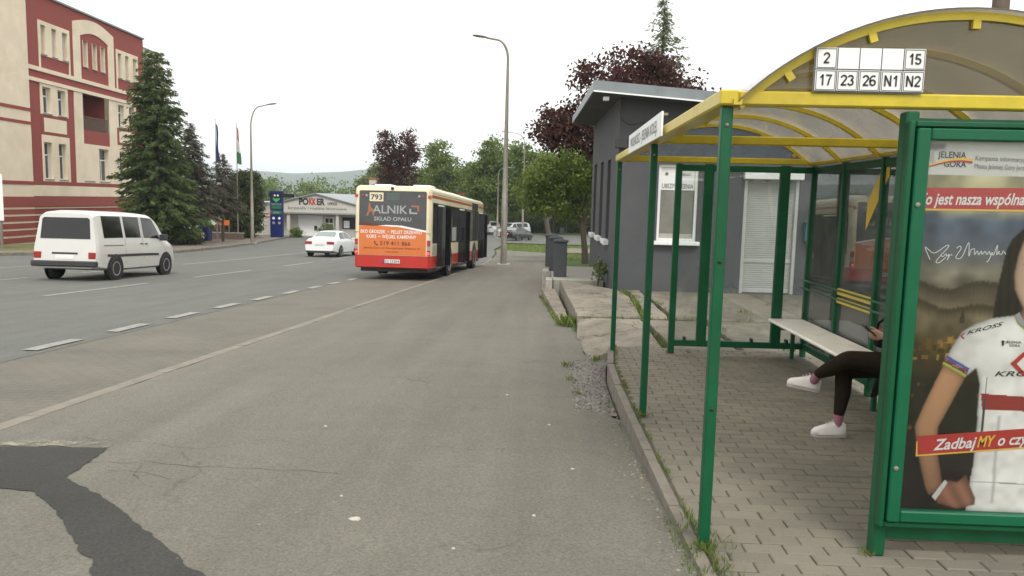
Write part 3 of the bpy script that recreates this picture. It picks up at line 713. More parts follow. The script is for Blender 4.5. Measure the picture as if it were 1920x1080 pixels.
# bench
B = thing('bench', 'long cream slab bench inside the shelter along its glass back wall', 'bench', (2.8, 6.6, 0))
sb('seat', M['bench'], (2.60, 3.0, 4.3, 8.84, .42, .455), b=.012, par=B)
for y in (8.55, 6.9, 5.4): sb('bracket', M['green'], (2.66, 3.017, y-.02, y+.02, .37, .418), b=.004, par=B)
sb('bearer', M['green'], (2.86, 2.90, 4.35, 8.84, .30, .368), b=.004, par=B)
for y in (8.8, 6.6, 4.6): sb('leg', M['green'], (2.86, 2.90, y-.02, y+.02, 0, .298), b=.004, par=B)
# route number board on the near gable
N = thing('route_number_board', 'white grid of bus route numbers on the shelter gable', 'sign', (1.5, 3.74, 2.26))
sb('backing', M['printgrey'], (1.243, 1.752, 3.748, 3.751, 2.258, 2.462), par=N)
nums = [['2', '', '', '', '15'], ['17', '23', '26', 'N1', 'N2']]
for r in range(2):
    for c in range(5):
        x0 = 1.247+c*.1005; z0 = 2.362-r*.1
        tl = sb('number_tile', M['signwhite'], (x0+.003, x0+.098, 3.742, 3.747, z0+.003, z0+.097), par=N)
        if nums[r][c]:
            sbx = MB()
            for q in ((x0+.006, x0+.095, z0+.006, z0+.009), (x0+.006, x0+.095, z0+.091, z0+.094)): sbx.box(q[0], q[1], 3.7402, 3.7418, q[2], q[3])
            for q in ((x0+.006, x0+.009), (x0+.092, x0+.095)): sbx.box(q[0], q[1], 3.7402, 3.7418, z0+.0092, z0+.0908)
            sbx.build('tile_border', M['printgrey'], tl, W=True)
            glyphs('digits', nums[r][c], x0+.0505, 3.7395, z0+.026, .050, M['ink'], tl)
# stop name board on the eave
Q = thing('stop_name_board', 'long white stop name board clipped to the shelter eave beam', 'sign', (.8, 6.37, 2.18))
sb('panel', M['signwhite'], (.785, .797, 5.36, 7.36, 2.18, 2.345), par=Q)
for yy in (5.5, 7.2): sb('clip', M['steel'], (.797, .85, yy, yy+.04, 2.335, 2.35), par=Q)
text('lettering', 'WOLNOŚCI - JELENIA KOLEJ.', (.7835, 7.22, 2.225), (0, -1, 0), (0, 0, 1), 1.66, .085, M['printgrey'], Q, W=True, bold=.01)
# ------------------------------------------------------------------ advertising case with its poster
A = thing('advertising_case', 'green framed poster case closing the near end of the shelter', 'advertising case', (2.38, 3.78, 0))
for x in (1.72, 3.04): sb('post', M['green'], (x-.03, x+.03, 3.755, 3.835, 0, 2.18), b=.007, par=A)
sb('bottom_rail', M['green'], (1.737, 3.01, 3.77, 3.82, .085, .165), b=.005, par=A)
sb('back_panel', M['green'], (1.737, 3.01, 3.775, 3.815, .17, 2.15), par=A)
fo = (1.690, 3.075, .168, 2.132); fi = (1.785, 2.98, .258, 2.045)
def frame_ring(o, i, y0, y1, name, mat):
    for q in ((o[0], i[0], y0, y1, o[2], o[3]), (i[1], o[1], y0, y1, o[2], o[3]), (i[0]+.001, i[1]-.001, y0+.001, y1, o[2], i[2]), (i[0]+.001, i[1]-.001, y0+.001, y1, i[3], o[3])): sb(name, mat, q, b=.006, par=A)
frame_ring(fo, (1.718, 3.047, .196, 2.104), 3.715, 3.772, 'case_frame', M['green'])
frame_ring((1.724, 3.041, .202, 2.098), fi, 3.700, 3.770, 'door_frame', M['dgreen'])
for z in (1.745, .475): MB().lathe([(.011, 0), (.011, -.006), (.006, -.008)], (1.745, 3.700, z), 'y', 12).build('lock', M['steel'], A, W=True)
glass_p = sb('poster_glass', M['postglass'], (1.785, 2.98, 3.724, 3.728, .258, 2.045), par=A)
# ------------------------------------------------------------------ the printed poster
PO = thing('campaign_poster', 'campaign poster of a long haired woman in a white cycling jersey behind glass', 'poster', (2.38, 3.745, .258))
def inpoly(px, py, U, Zc):
    m = np.zeros(U.shape, bool); n = len(px)
    for i in range(n):
        j = (i-1) % n
        c = ((py[i] > Zc) != (py[j] > Zc)) & (U < (px[j]-px[i])*(Zc-py[i])/((py[j]-py[i]) or 1e-9)+px[i]); m ^= c
    return m
def blur(a, k):
    for _ in range(k):
        a = (a+np.roll(a, 1, 0)+np.roll(a, -1, 0)+np.roll(a, 1, 1)+np.roll(a, -1, 1))/5
    return a
def make_print():
    st = .004; us = np.arange(0, 1.1951, st); zs = np.arange(.258, 2.0451, st)
    U, Z = np.meshgrid(us, zs); rs = np.random.RandomState(3)
    def nz(k, s):
        r = rs.rand(*U.shape); return (blur(np.kron(rs.rand(U.shape[0]//s+2, U.shape[1]//s+2), np.ones((s, s)))[:U.shape[0], :U.shape[1]], k)-.5)
    cl = nz(60, 24)+.5*nz(25, 10)
    keys = [(.25, (.010, .008, .006)), (.9, (.014, .010, .007)), (1.02, (.05, .032, .012)), (1.10, (.10, .072, .030)), (1.16, (.13, .10, .055)), (1.24, (.17, .14, .085)), (1.30, (.11, .085, .055)),
            (1.37, (.14, .12, .09)), (1.43, (.27, .25, .19)), (1.50, (.13, .135, .14)), (1.58, (.10, .115, .145)), (1.68, (.10, .125, .17)), (1.735, (.24, .235, .16)), (1.85, (.38, .35, .19)), (1.90, (.42, .40, .26)), (2.1, (.5, .5, .45))]
    kz = [k[0] for k in keys]; C = np.stack([np.interp(Z+.03*cl, kz, [k[1][i] for k in keys]) for i in range(3)], -1)
    C *= (1+.9*cl)[..., None]
    for zc, amp, col in ((1.385, .022, (.055, .042, .028)), (1.285, .02, (.06, .045, .025))):
        ridge = zc+amp*np.sin(us*9+zc*7)+.012*np.sin(us*23+zc)+.004*rs.randn(len(us))
        m = (Z < ridge[None, :]) & (Z > ridge[None, :]-.07)
        a = blur(m.astype(float), 1)*np.clip((Z-(ridge[None, :]-.07))/.05, 0, 1); C = C*(1-a[..., None])+np.array(col)*a[..., None]
    # town: blocks and lights
    for _ in range(110):
        x = rs.rand()*1.19; h = .012+.045*rs.rand()**2; b = 1.0+.10*rs.rand(); ww = .004+.012*rs.rand()
        m = (abs(U-x) < ww) & (Z > b) & (Z < b+h); C[m] = np.array((.36, .21, .05))*(.15+1.0*rs.rand()**2)
    m = (abs(U-.235) < .012*np.clip((1.27-Z)/.06, 0, 1)) & (Z > 1.19); C[m] = (.05, .038, .02)
    for _ in range(70):
        x = rs.rand()*1.19; zz = .55+.45*rs.rand(); r = .004+.014*rs.rand(); d = np.hypot(U-x, Z-zz); a = np.clip(1-d/r, 0, 1)[..., None]*(.2+.5*rs.rand())
        C = C*(1-a)+np.array((.30, .16, .05))*a
    C[Z > 1.888] = (.55, .55, .52)
    body = .60
    def P(pts, col, k=1, shade=None, mirror=False, rnd=0):
        nonlocal C
        pts = np.array(pts); m = inpoly(pts[:, 0], pts[:, 1], U, Z)
        if mirror: m |= inpoly(2*body-pts[:, 0], pts[:, 1], U, Z)
        a = blur(m.astype(float), k)[..., None]; col = np.array(col)*np.ones(U.shape+(3,))
        if shade is not None: col = col*shade[..., None]
        if rnd: col = col*np.clip(.30+.95*blur(m.astype(float), rnd)**1.3, .3, 1.15)[..., None]
        C = C*(1-a)+col*a
    fold = 1+.25*nz(12, 8)+.2*nz(30, 16)
    rim = np.clip(.55+abs(U-body)*1.4, .5, 1.05)
    hairsh = 1+.5*np.sin(U*160+Z*12)*.5
    P([(.375, 1.20), (.379, 1.285), (.391, 1.401), (.41, 1.54), (.434, 1.60), (.48, 1.645), (.54, 1.672), (.60, 1.68), (.60, 1.15), (.5, 1.14)], (.020, .013, .010), 1, hairsh, True)
    ft = np.clip(.6+(U-.44)*3.2, .5, 1.1)
    P([(.52, 1.30), (.50, 1.19), (.60, 1.12), (.60, 1.35)], (.23, .13, .085), 2, None, True)
    P([(.497, 1.62), (.470, 1.53), (.457, 1.43), (.468, 1.355), (.505, 1.285), (.55, 1.235), (.60, 1.22), (.60, 1.64)], (.52, .36, .26), 2, np.where(U > .6, np.clip(.6+(.76-U)*3.2, .5, 1.1), ft), True, 40)
    for sx in (-1, 1):
        P([(body+sx*.105, 1.478), (body+sx*.07, 1.492), (body+sx*.035, 1.478), (body+sx*.07, 1.466)], (.10, .06, .045), 1)
        P([(body+sx*.115, 1.505), (body+sx*.07, 1.522), (body+sx*.03, 1.508), (body+sx*.07, 1.514)], (.06, .035, .025), 1)
    P([(body-.05, 1.315), (body, 1.325), (body+.05, 1.315), (body, 1.295)], (.30, .08, .07), 1)
    P([(body-.02, 1.38), (body, 1.40), (body+.02, 1.38), (body, 1.372)], (.30, .18, .13), 2)
    # jersey, arms, hand
    P([(.478, 1.232), (.376, 1.216), (.299, 1.185), (.24, 1.147), (.207, 1.087), (.161, .986), (.272, .927), (.323, .973), (.345, .895), (.349, .684), (.35, .497), (.335, .348), (.336, .25), (.62, .25), (.62, 1.19), (.52, 1.19)], (.64, .64, .61), 1, np.clip(fold, .7, 1.1)*np.clip(.7+(U-.16)*1.0, .72, 1.02), True, 60)
    P([(.161, .986), (.274, .924), (.279, .936), (.165, .998)], (.34, .40, .05), 0, None, True)
    P([(.166, .999), (.280, .937), (.283, .944), (.169, 1.005)], (.05, .02, .02), 0, None, True)
    P([(.169, 1.006), (.283, .945), (.286, .955), (.173, 1.015)], (.25, .05, .05), 0, None, True)
    P([(.173, 1.016), (.286, .956), (.29, .97), (.178, 1.03)], (.06, .10, .32), 0, None, True)
    armsh = np.clip(.35+(Z-.35)*.75, .4, 1)*np.clip(1.25-(U-.05)*1.6, .55, 1.1)
    P([(.162, .968), (.104, .821), (.067, .714), (.055, .674), (.081, .541), (.130, .367), (.150, .330), (.21, .37), (.203, .42), (.168, .571), (.167, .678), (.22, .799), (.268, .914), (.27, .925), (.162, .985)], (.50, .275, .15), 1, armsh, True, 70)
    P([(.165, .34), (.227, .411), (.28, .40), (.319, .442), (.345, .383), (.376, .322), (.374, .29), (.291, .265), (.198, .29)], (.20, .095, .06), 1, np.clip(1+.5*np.sin((U+Z*.6)*75)*.4, .6, 1.3), True, 40)
    P([(.165, .325), (.222, .412), (.236, .398), (.183, .303)], (.5, .5, .48), 0)
    P([(.478, 1.235), (.50, 1.20), (.545, 1.165), (.60, 1.15), (.60, 1.175), (.55, 1.19), (.515, 1.22), (.50, 1.25)], (.32, .30, .36), 0, None, True)
    P([(.474, 1.232), (.496, 1.19), (.54, 1.155), (.60, 1.14), (.60, 1.15), (.545, 1.165), (.50, 1.20), (.480, 1.235)], (.25, .28, .06), 0, None, True)
    P([(.355, .848), (.62, .835), (.62, .765), (.366, .769)], (.27, .035, .03), 0, None, True)
    P([(.375, .955), (.383, .75), (.378, .60), (.372, .60), (.371, .75)], (.06, .06, .06), 0)
    P([(.345, .41), (.62, .405), (.62, .400), (.345, .404)], (.30, .30, .29), 0, None, True)
    for cx_ in (.45, .7): P([(cx_-.006, .74), (cx_+.006, .74), (cx_+.012, .3), (cx_+.0, .3)], (.40, .40, .38), 3)
    # logo corner
    P([(.005, 1.975), (.035, 2.0), (.045, 1.945), (.03, 1.935)], (.4, .4, .38), 1)
    P([(.0, 1.985), (.012, 1.995), (.012, 1.955), (.0, 1.95)], (.35, .04, .03), 0)
    P([(.0, 1.952), (.012, 1.955), (.014, 1.94), (.0, 1.938)], (.08, .22, .04), 0)
    P([(.012, 2.035), (.09, 2.03), (.085, 2.005), (.03, 2.0), (.012, 2.005)], (.22, .22, .22), 4)
    C = np.clip(C, .003, .82)
    n0, n1 = U.shape
    vs = np.stack([U.ravel()+1.785, np.full(U.size, 3.7445), Z.ravel()], 1)
    idx = np.arange(n0*n1).reshape(n0, n1)
    q = np.stack([idx[:-1, :-1], idx[:-1, 1:], idx[1:, 1:], idx[1:, :-1]], -1).reshape(-1, 4)
    me = bpy.data.meshes.new('print'); off = np.array([2.38, 3.745, .258])
    me.from_pydata((vs-off).tolist(), [], q.tolist()); me.update()
    at = me.color_attributes.new('ink', 'FLOAT_COLOR', 'POINT')
    at.data.foreach_set('color', np.concatenate([C.reshape(-1, 3), np.ones((U.size, 1))], 1).astype(np.float32).ravel())
    t = NT('poster_print'); a = t.n('ShaderNodeAttribute'); a.attribute_name = 'ink'
    me.materials.append(t.done(t.pr(a.outputs['Color'], .5, spec=.3)))
    o = bpy.data.objects.new('print', me); COL.objects.link(o); o.parent = PO
    sb('sheet', M['printwhite'], (1.785, 2.98, 3.746, 3.7475, .258, 2.045), par=PO)
make_print()
def pquad(name, pts, mat, y):
    return MB().add([(1.785+u, y, z) for u, z in pts], [tuple(range(len(pts)))]).build(name, mat, PO, W=True, fixn=False)
RX, UZ = (1, 0, 0), (0, 0, 1)
pquad('banner', [(.0, 1.729), (1.195, 1.742), (1.195, 1.849), (.0, 1.826)], M['bannerred'], 3.7425)
pquad('banner_edge', [(.0, 1.720), (1.195, 1.733), (1.195, 1.7415), (.0, 1.7285)], M['banneryel'], 3.7425)
text('lettering', 'To jest nasza wspólna sprawa', (1.772, 3.741, 1.748), (1, 0, .018), UZ, .655, .056, M['printwhite'], PO, W=True, bold=.02, shear=.25)
pquad('banner', [(.078, .533), (1.195, .66), (1.195, .75), (.071, .626)], M['bannerred'], 3.742)
pquad('banner_edge', [(.070, .524), (1.195, .650), (1.195, .6585), (.080, .5325), (.073, .60), (.067, .60)], M['banneryel'], 3.7422)
ang = Vector((1, 0, .108)).normalized()
text('lettering', 'Zadbaj', (1.785+.150, 3.7405, .559), ang, UZ, .205, .056, M['printwhite'], PO, W=True, bold=.02, shear=.25)
text('lettering', 'MY', (1.785+.358, 3.7405, .582), ang, UZ, .085, .056, M['banneryel'], PO, W=True, bold=.02, shear=.25)
text('lettering', 'o czyste powietrze', (1.785+.455, 3.7405, .593), ang, UZ, .50, .056, M['printwhite'], PO, W=True, bold=.02, shear=.25)
text('lettering', 'JELENIA', (1.785+.055, 3.742, 1.968), (1, 0, -.01), UZ, .130, .030, M['ink'], PO, W=True, bold=.012)
text('lettering', 'GÓRA', (1.785+.086, 3.742, 1.926), (1, 0, -.01), UZ, .102, .028, M['ink'], PO, W=True, bold=.012)
sw = [(.0 + .215*i/16, 1.932+.014*math.sin(i/16*PI*1.1-.7)+.016*i/16) for i in range(17)]
pquad('logo_swoosh', [(u, z+.006+.006*i/16) for i, (u, z) in enumerate(sw)]+[(u, z) for u, z in sw[::-1]], M['banneryel'], 3.7412)
pquad('logo_swoosh', [(u, z-.0005) for u, z in sw]+[(u, z-.004-.006*(16-i)/16) for i, (u, z) in enumerate(sw[::-1])], M['bannerred'], 3.7412)
text('lettering', 'Kampania informacyjna realizowana', (1.785+.228, 3.742, 1.959), (1, 0, -.02), UZ, .385, .024, M['printgrey'], PO, W=True, bold=.0, shear=.05)
text('lettering', 'Miasta Jeleniej Góry Jerzego', (1.785+.226, 3.742, 1.921), (1, 0, -.02), UZ, .262, .024, M['printgrey'], PO, W=True, bold=.0, shear=.05)
text('jersey_lettering', 'KROSS', (1.785+.262, 3.742, 1.133), Vector((1, 0, .30)), UZ, .165, .020, M['ink'], PO, W=True, bold=.01, shear=.3)
text('jersey_lettering', 'KROSS', (1.785+.410, 3.742, .935), (1, 0, .03), UZ, .235, .026, M['ink'], PO, W=True, bold=.01, shear=.3)
text('jersey_lettering', 'JELENIA', (1.785+.445, 3.742, 1.098), (1, 0, 0), UZ, .075, .012, M['ink'], PO, W=True, bold=.01)
text('jersey_lettering', 'GÓRA', (1.785+.465, 3.742, 1.082), (1, 0, 0), UZ, .05, .012, M['ink'], PO, W=True, bold=.01)
pquad('jersey_logo', [(.427, 1.11), (.44, 1.11), (.44, 1.085), (.43, 1.085)], M['ink'], 3.742)
pquad('jersey_logo', [(.478, .999), (.535, 1.058), (.56, 1.058), (.508, .999), (.566, .941), (.541, .941)], M['bannerred'], 3.742)
pquad('jersey_logo', [(.232, 1.127), (.250, 1.146), (.250, 1.138), (.240, 1.127), (.255, 1.112), (.246, 1.112)], M['bannerred'], 3.742)
sg = [[(.060, 1.488), (.032, 1.548), (.075, 1.520), (.128, 1.556), (.140, 1.552), (.100, 1.500), (.088, 1.478), (.104, 1.476), (.133, 1.503)], [(.118, 1.52), (.108, 1.512), (.118, 1.504), (.131, 1.518), (.135, 1.507), (.146, 1.516), (.139, 1.488), (.150, 1.512), (.162, 1.512)],
      [(.178, 1.545), (.190, 1.556), (.199, 1.545), (.178, 1.503), (.205, 1.503), (.232, 1.575), (.238, 1.510), (.246, 1.540), (.264, 1.545)], [(.262, 1.54), (.264, 1.518), (.275, 1.535), (.283, 1.518), (.294, 1.535), (.298, 1.52), (.312, 1.534), (.32, 1.52), (.331, 1.535), (.336, 1.52), (.345, 1.53), (.33, 1.49), (.322, 1.486)], [(.345, 1.53), (.352, 1.518), (.366, 1.566), (.366, 1.52), (.378, 1.537), (.371, 1.53), (.388, 1.522), (.395, 1.538), (.408, 1.523)]]
for s_ in sg:
    pts = []
    for i in range(len(s_)-1):
        p0, p1, p2, p3 = s_[max(i-1, 0)], s_[i], s_[i+1], s_[min(i+2, len(s_)-1)]
        for k in range(5):
            f = k/5; pts.append(tuple(.5*(2*p1[j]+(p2[j]-p0[j])*f+(2*p0[j]-5*p1[j]+4*p2[j]-p3[j])*f*f+(3*p1[j]-p0[j]-3*p2[j]+p3[j])*f**3) for j in (0, 1)))
    pts.append(s_[-1]); vs = []
    for i, p in enumerate(pts):
        q = pts[min(i+1, len(pts)-1)]; o_ = pts[max(i-1, 0)]; d = Vector((q[0]-o_[0], q[1]-o_[1])); d = d.normalized() if d.length > 0 else Vector((1, 0)); nn = Vector((-d.y, d.x))*.0018
        vs += [(1.785+p[0]+nn.x, 3.7425, p[1]+nn.y), (1.785+p[0]-nn.x, 3.7425, p[1]-nn.y)]
    MB().add(vs, [(2*i, 2*i+1, 2*i+3, 2*i+2) for i in range(len(pts)-1)]).build('signature_stroke', M['printwhite'], PO, W=True, fixn=False)

# ------------------------------------------------------------------ walls with openings
def wall_holes(u0, u1, z0, z1, holes, depth, fn):
    """front skin with rectangular holes plus reveals. fn(u, z, d) -> world point, d = depth inwards"""
    us = sorted({u0, u1, *[h[0] for h in holes], *[h[1] for h in holes]}); zs = sorted({z0, z1, *[h[2] for h in holes], *[h[3] for h in holes]})
    mb = MB()
    for a, b in zip(us, us[1:]):
        for c, d in zip(zs, zs[1:]):
            if any(h[0] <= (a+b)/2 <= h[1] and h[2] <= (c+d)/2 <= h[3] for h in holes): continue
            mb.add([fn(a, c, 0), fn(b, c, 0), fn(b, d, 0), fn(a, d, 0)], [(0, 1, 2, 3)])
    for a, b, c, d in (holes if depth else []):
        q = [(a, c), (b, c), (b, d), (a, d)]
        for k in range(4):
            p, r = q[k], q[(k+1) % 4]
            mb.add([fn(*p, 0), fn(*r, 0), fn(*r, depth), fn(*p, depth)], [(0, 3, 2, 1)])
    return mb
# ------------------------------------------------------------------ kiosk
K = thing('kiosk', 'dark grey rendered kiosk with shed roof behind the shelter', 'kiosk', (4.5, 16.55, -.15))
kx0, kx1, ky0, ky1 = 1.56, 9.2, 16.55, 25.2
ztop = lambda x: 4.0-.075*(x-1.0)
wh = [(2.42, 3.26, .94, 2.56), (4.22, 5.36, -.12, 2.42)]
fr = wall_holes(kx0, kx1, -.5, 3.25, wh, .14, lambda u, z, d: (u, ky0+d, z))
fr.add([(kx0, ky0, 3.25), (kx1, ky0, 3.25), (kx1, ky0, ztop(kx1)), (kx0, ky0, ztop(kx0))], [(0, 1, 2, 3)])
fr.build('wall', M['render'], K, W=True, fixn=False)
lh = [(18.35, 19.25, .85, 2.74), (20.55, 21.55, .83, 2.80), (23.1, 24.2, .81, 2.86)]
lw = wall_holes(ky0, ky1, -.9, 3.25, lh, .16, lambda u, z, d: (kx0+d, u, z))
lw.add([(kx0, ky0, 3.25), (kx0, ky1, 3.25), (kx0, ky1, ztop(kx0)+.3), (kx0, ky0, ztop(kx0))], [(0, 1, 2, 3)])
lw.build('wall', M['render'], K, W=True, fixn=False)
MB().add([(kx1, ky0, -.5), (kx1, ky1, -.5), (kx1, ky1, 3.4), (kx1, ky0, ztop(kx1)), (kx0, ky1, -.9), (kx0, ky1, ztop(kx0)+.3)], [(0, 1, 2, 3), (1, 4, 5, 2)]).build('wall', M['render'], K, W=True, fixn=False)
for a, b, c, d in lh:
    wn = MB().box(kx0+.13, kx0+.15, a, b, c, d).build('window', M['dark'], K, W=True)
    MB().bbox(kx0-.12, kx0+.12, a-.08, b+.08, c-.12, c-.002, b=.01).build('sill', M['white'], wn, W=True)
wn = MB().box(2.44, 3.24, 16.67, 16.69, .96, 2.54).build('window', M['netpane'], K, W=True)
f_ = MB()
for q in ((2.421, 2.48, .942, 2.558), (3.2, 3.259, .942, 2.558), (2.481, 3.199, .942, 1.0), (2.481, 3.199, 2.5, 2.558)): f_.box(q[0], q[1], 16.61, 16.668, q[2], q[3])
f_.build('frame', M['white'], wn, W=True)
MB().bbox(2.36, 3.32, 16.42, 16.548, .86, .945, b=.012).build('sill', M['white'], wn, W=True)
MB().box(2.48, 3.2, 16.655, 16.665, 2.02, 2.5).build('window_poster', M['printwhite'], wn, W=True)
MB().box(2.48, 3.2, 16.655, 16.665, 1.0, 1.10).build('window_poster', M['pale_conc'], wn, W=True)
text('lettering', 'UBEZPIECZENIA', (2.84, 16.65, 2.06), RX, UZ, .66, .10, M['printgrey'], wn, W=True, bold=.01, align='c')
text('lettering', 'ERGO', (3.02, 16.65, 2.33), RX, UZ, .18, .05, M['printgrey'], wn, W=True, bold=.02, align='c')
MB().lathe([(.035, 0), (.035, -.004)], (2.6, 16.652, 2.36), 'y', 12).build('emblem', M['printgrey'], wn, W=True)
# roller shutter
dr = thing('roller_shutter_door', None, None); dr.parent = K; dr.location = Vector((4.79, 16.6, -.12))-wloc(K)
sm = MB(); prof = []
z = -.10
while z < 2.42:
    prof += [(16.655, z), (16.640, z+.008), (16.640, z+.034), (16.655, z+.042)]; z += .046
vs = []
for yy, zz in prof: vs += [(4.29, yy, zz), (5.29, yy, zz)]
sm.add(vs, [(2*i, 2*i+1, 2*i+3, 2*i+2) for i in range(len(prof)-1)])
tag(sm.build('shutter_slats', M['shutter'], dr, W=True), kind='stuff')
MB().box(4.222, 4.288, 16.56, 16.66, -.12, 2.42).build('guide_rail', M['shutter'], dr, W=True)
MB().box(5.292, 5.358, 16.56, 16.66, -.12, 2.42).build('guide_rail', M['shutter'], dr, W=True)
MB().bbox(4.18, 5.40, 16.40, 16.545, 2.28, 2.46, b=.012).build('shutter_box', M['white'], dr, W=True)
MB().bbox(4.29, 5.29, 16.625, 16.638, .53, .60, b=.004).build('lock_slat', M['shutter'], dr, W=True)
MB().bbox(4.29, 5.29, 16.625, 16.638, -.11, -.03, b=.004).build('bottom_bar', M['shutter'], dr, W=True)
# roof
def roofz(x, y): return ztop(x)+.03*(y-16.0)
rf = [(.98, 15.95), (9.6, 15.95), (9.6, 25.6), (.90, 25.6)]
top = [(x, y, roofz(x, y)+.10) for x, y in rf]; bot = [(x, y, roofz(x, y)-.06) for x, y in rf]
roof_ = MB().add(bot+top, [(0, 3, 2, 1), (4, 5, 6, 7)]+[(k, (k+1) % 4, 4+(k+1) % 4, 4+k) for k in range(4)]).build('roof', M['render'], K, W=True)
MB().beam((.95, 15.935, roofz(.95, 15.94)+.06), (9.6, 15.935, roofz(9.6, 15.94)+.06), .02, .20).build('fascia', M['zinc'], roof_, W=True)
MB().beam((.965, 15.95, roofz(.965, 15.95)+.06), (.885, 25.6, roofz(.885, 25.6)+.06), .02, .20).build('fascia', M['zinc'], roof_, W=True)
MB().beam((.95, 15.925, roofz(.95, 15.94)-.055), (9.6, 15.925, roofz(9.6, 15.94)-.055), .035, .028).build('drip_edge', M['signwhite'], roof_, W=True)
MB().bbox(1.16, 1.28, 16.05, 16.16, 3.78, 3.86, b=.01).build('eave_lamp', M['white'], K, W=True)
MB().bbox(1.46, 1.72, 16.40, 16.54, 2.86, 3.05, b=.01).build('wall_box', M['plastic'], K, W=True)
cb = [(1.25, 16.35, 3.84), (1.5, 16.45, 3.75), (1.6, 16.52, 3.45), (1.75, 16.53, 3.35), (2.1, 16.53, 3.4), (2.4, 16.53, 3.3)]
MB().tube(cb, .006, 5).build('cable', M['plastic'], K, W=True)
LB = thing('letterbox', 'small teal letterbox on the grey kiosk wall seen through the shelter glass', 'letterbox', (5.65, 16.5, 1.0))
MB().bbox(5.5, 5.80, 16.40, 16.548, 1.0, 1.40, b=.015).build('body', M['teal'], LB, W=True)
MB().bbox(5.48, 5.82, 16.38, 16.548, 1.402, 1.43, b=.006).build('lid', M['teal'], LB, W=True)
MB().box(5.56, 5.74, 16.394, 16.399, 1.28, 1.31).build('slot', M['black'], LB, W=True)
MB().box(5.60, 5.70, 16.394, 16.399, 1.14, 1.22).build('label_plate', M['printwhite'], LB, W=True)
# grey pillars beside the landing
for i, (x, y, lab) in enumerate(((.47, 19.3, 'nearest of three grey capped pillars beside the kiosk landing'), (.37, 20.9, 'middle grey capped pillar beside the kiosk landing'), (.27, 22.3, 'farthest grey capped pillar beside the kiosk landing'))):
    P_ = thing('pillar', lab, 'pillar', (x, y, -.14), group='grey capped pillars by the kiosk')
    MB().bbox(-.16, .16, -.16, .16, 0, .86, b=.012).build('shaft', M['pillar'], P_)
    MB().bbox(-.19, .19, -.19, .19, .861, .91, b=.01).add([(-.17, -.17, .911), (.17, -.17, .911), (.17, .17, .911), (-.17, .17, .911), (0, 0, .955)], [(0, 1, 4), (1, 2, 4), (2, 3, 4), (3, 0, 4)]).build('cap', M['pillar'], P_)
for i, (x, y, h, lab) in enumerate(((.20, 18.7, .42, 'shorter pale concrete block at the end of the kiosk step'), (.12, 20.4, .55, 'taller pale concrete block behind the end of the kiosk step'))):
    tag(MB().bbox(x-.08, x+.08, y-.3, y+.3, zp(x, y)-.05, zp(x, y)+.03+h, b=.012).build('concrete_block', M['pale_conc'], None, W=True), lab, 'block', 'pale blocks by the kiosk step')

# ------------------------------------------------------------------ seated person
HP = thing('person', 'person in dark leggings and white trainers sitting cross-legged on the bench', 'person', (2.8, 5.76, .455))
def blobs(name, mat, chains, vox=.011, par=HP, sm=3, balls=()):
    mb = MB()
    for pts, rad in chains:
        # dense capsules so the remesh makes one continuous skin
        P2, R2 = [], []
        for i in range(len(pts)-1):
            n = max(2, int((Vector(pts[i+1])-Vector(pts[i])).length/.02))
            for k in range(n): f = k/n; P2.append(Vector(pts[i]).lerp(Vector(pts[i+1]), f)); R2.append(rad[i]+(rad[i+1]-rad[i])*f)
        P2.append(Vector(pts[-1])); R2.append(rad[-1])
        P2 = [P2[0]]+[(P2[i-1]+P2[i]*2+P2[i+1])/4 for i in range(1, len(P2)-1)]+[P2[-1]]
        mb.tube(P2, R2, 12); mb.ball(P2[0], R2[0]*.98, 10, 6); mb.ball(P2[-1], R2[-1]*.98, 10, 6)
    for c, r in balls: mb.ball(c, r, 16, 10)
    off = wloc(par); mb.v = [tuple(Vector(v)-off) for v in mb.v]
    me = mb.mesh(name); o = bpy.data.objects.new(name, me); COL.objects.link(o)
    rm = o.modifiers.new('r', 'REMESH'); rm.mode = 'VOXEL'; rm.voxel_size = vox
    s2 = o.modifiers.new('s', 'SMOOTH'); s2.iterations = sm; s2.factor = .5
    dg = bpy.context.evaluated_depsgraph_get(); m2 = bpy.data.meshes.new_from_object(o.evaluated_get(dg)); m2.name = name
    o.modifiers.clear(); o.data = m2; bpy.data.meshes.remove(me); m2.materials.clear(); m2.materials.append(mat)
    m2.polygons.foreach_set('use_smooth', [True]*len(m2.polygons)); o.parent = par
    return o
kU, aU = (2.28, 5.70, .615), (2.10, 5.93, .425)
kL, aL = (2.315, 5.86, .50), (2.275, 5.80, .12)
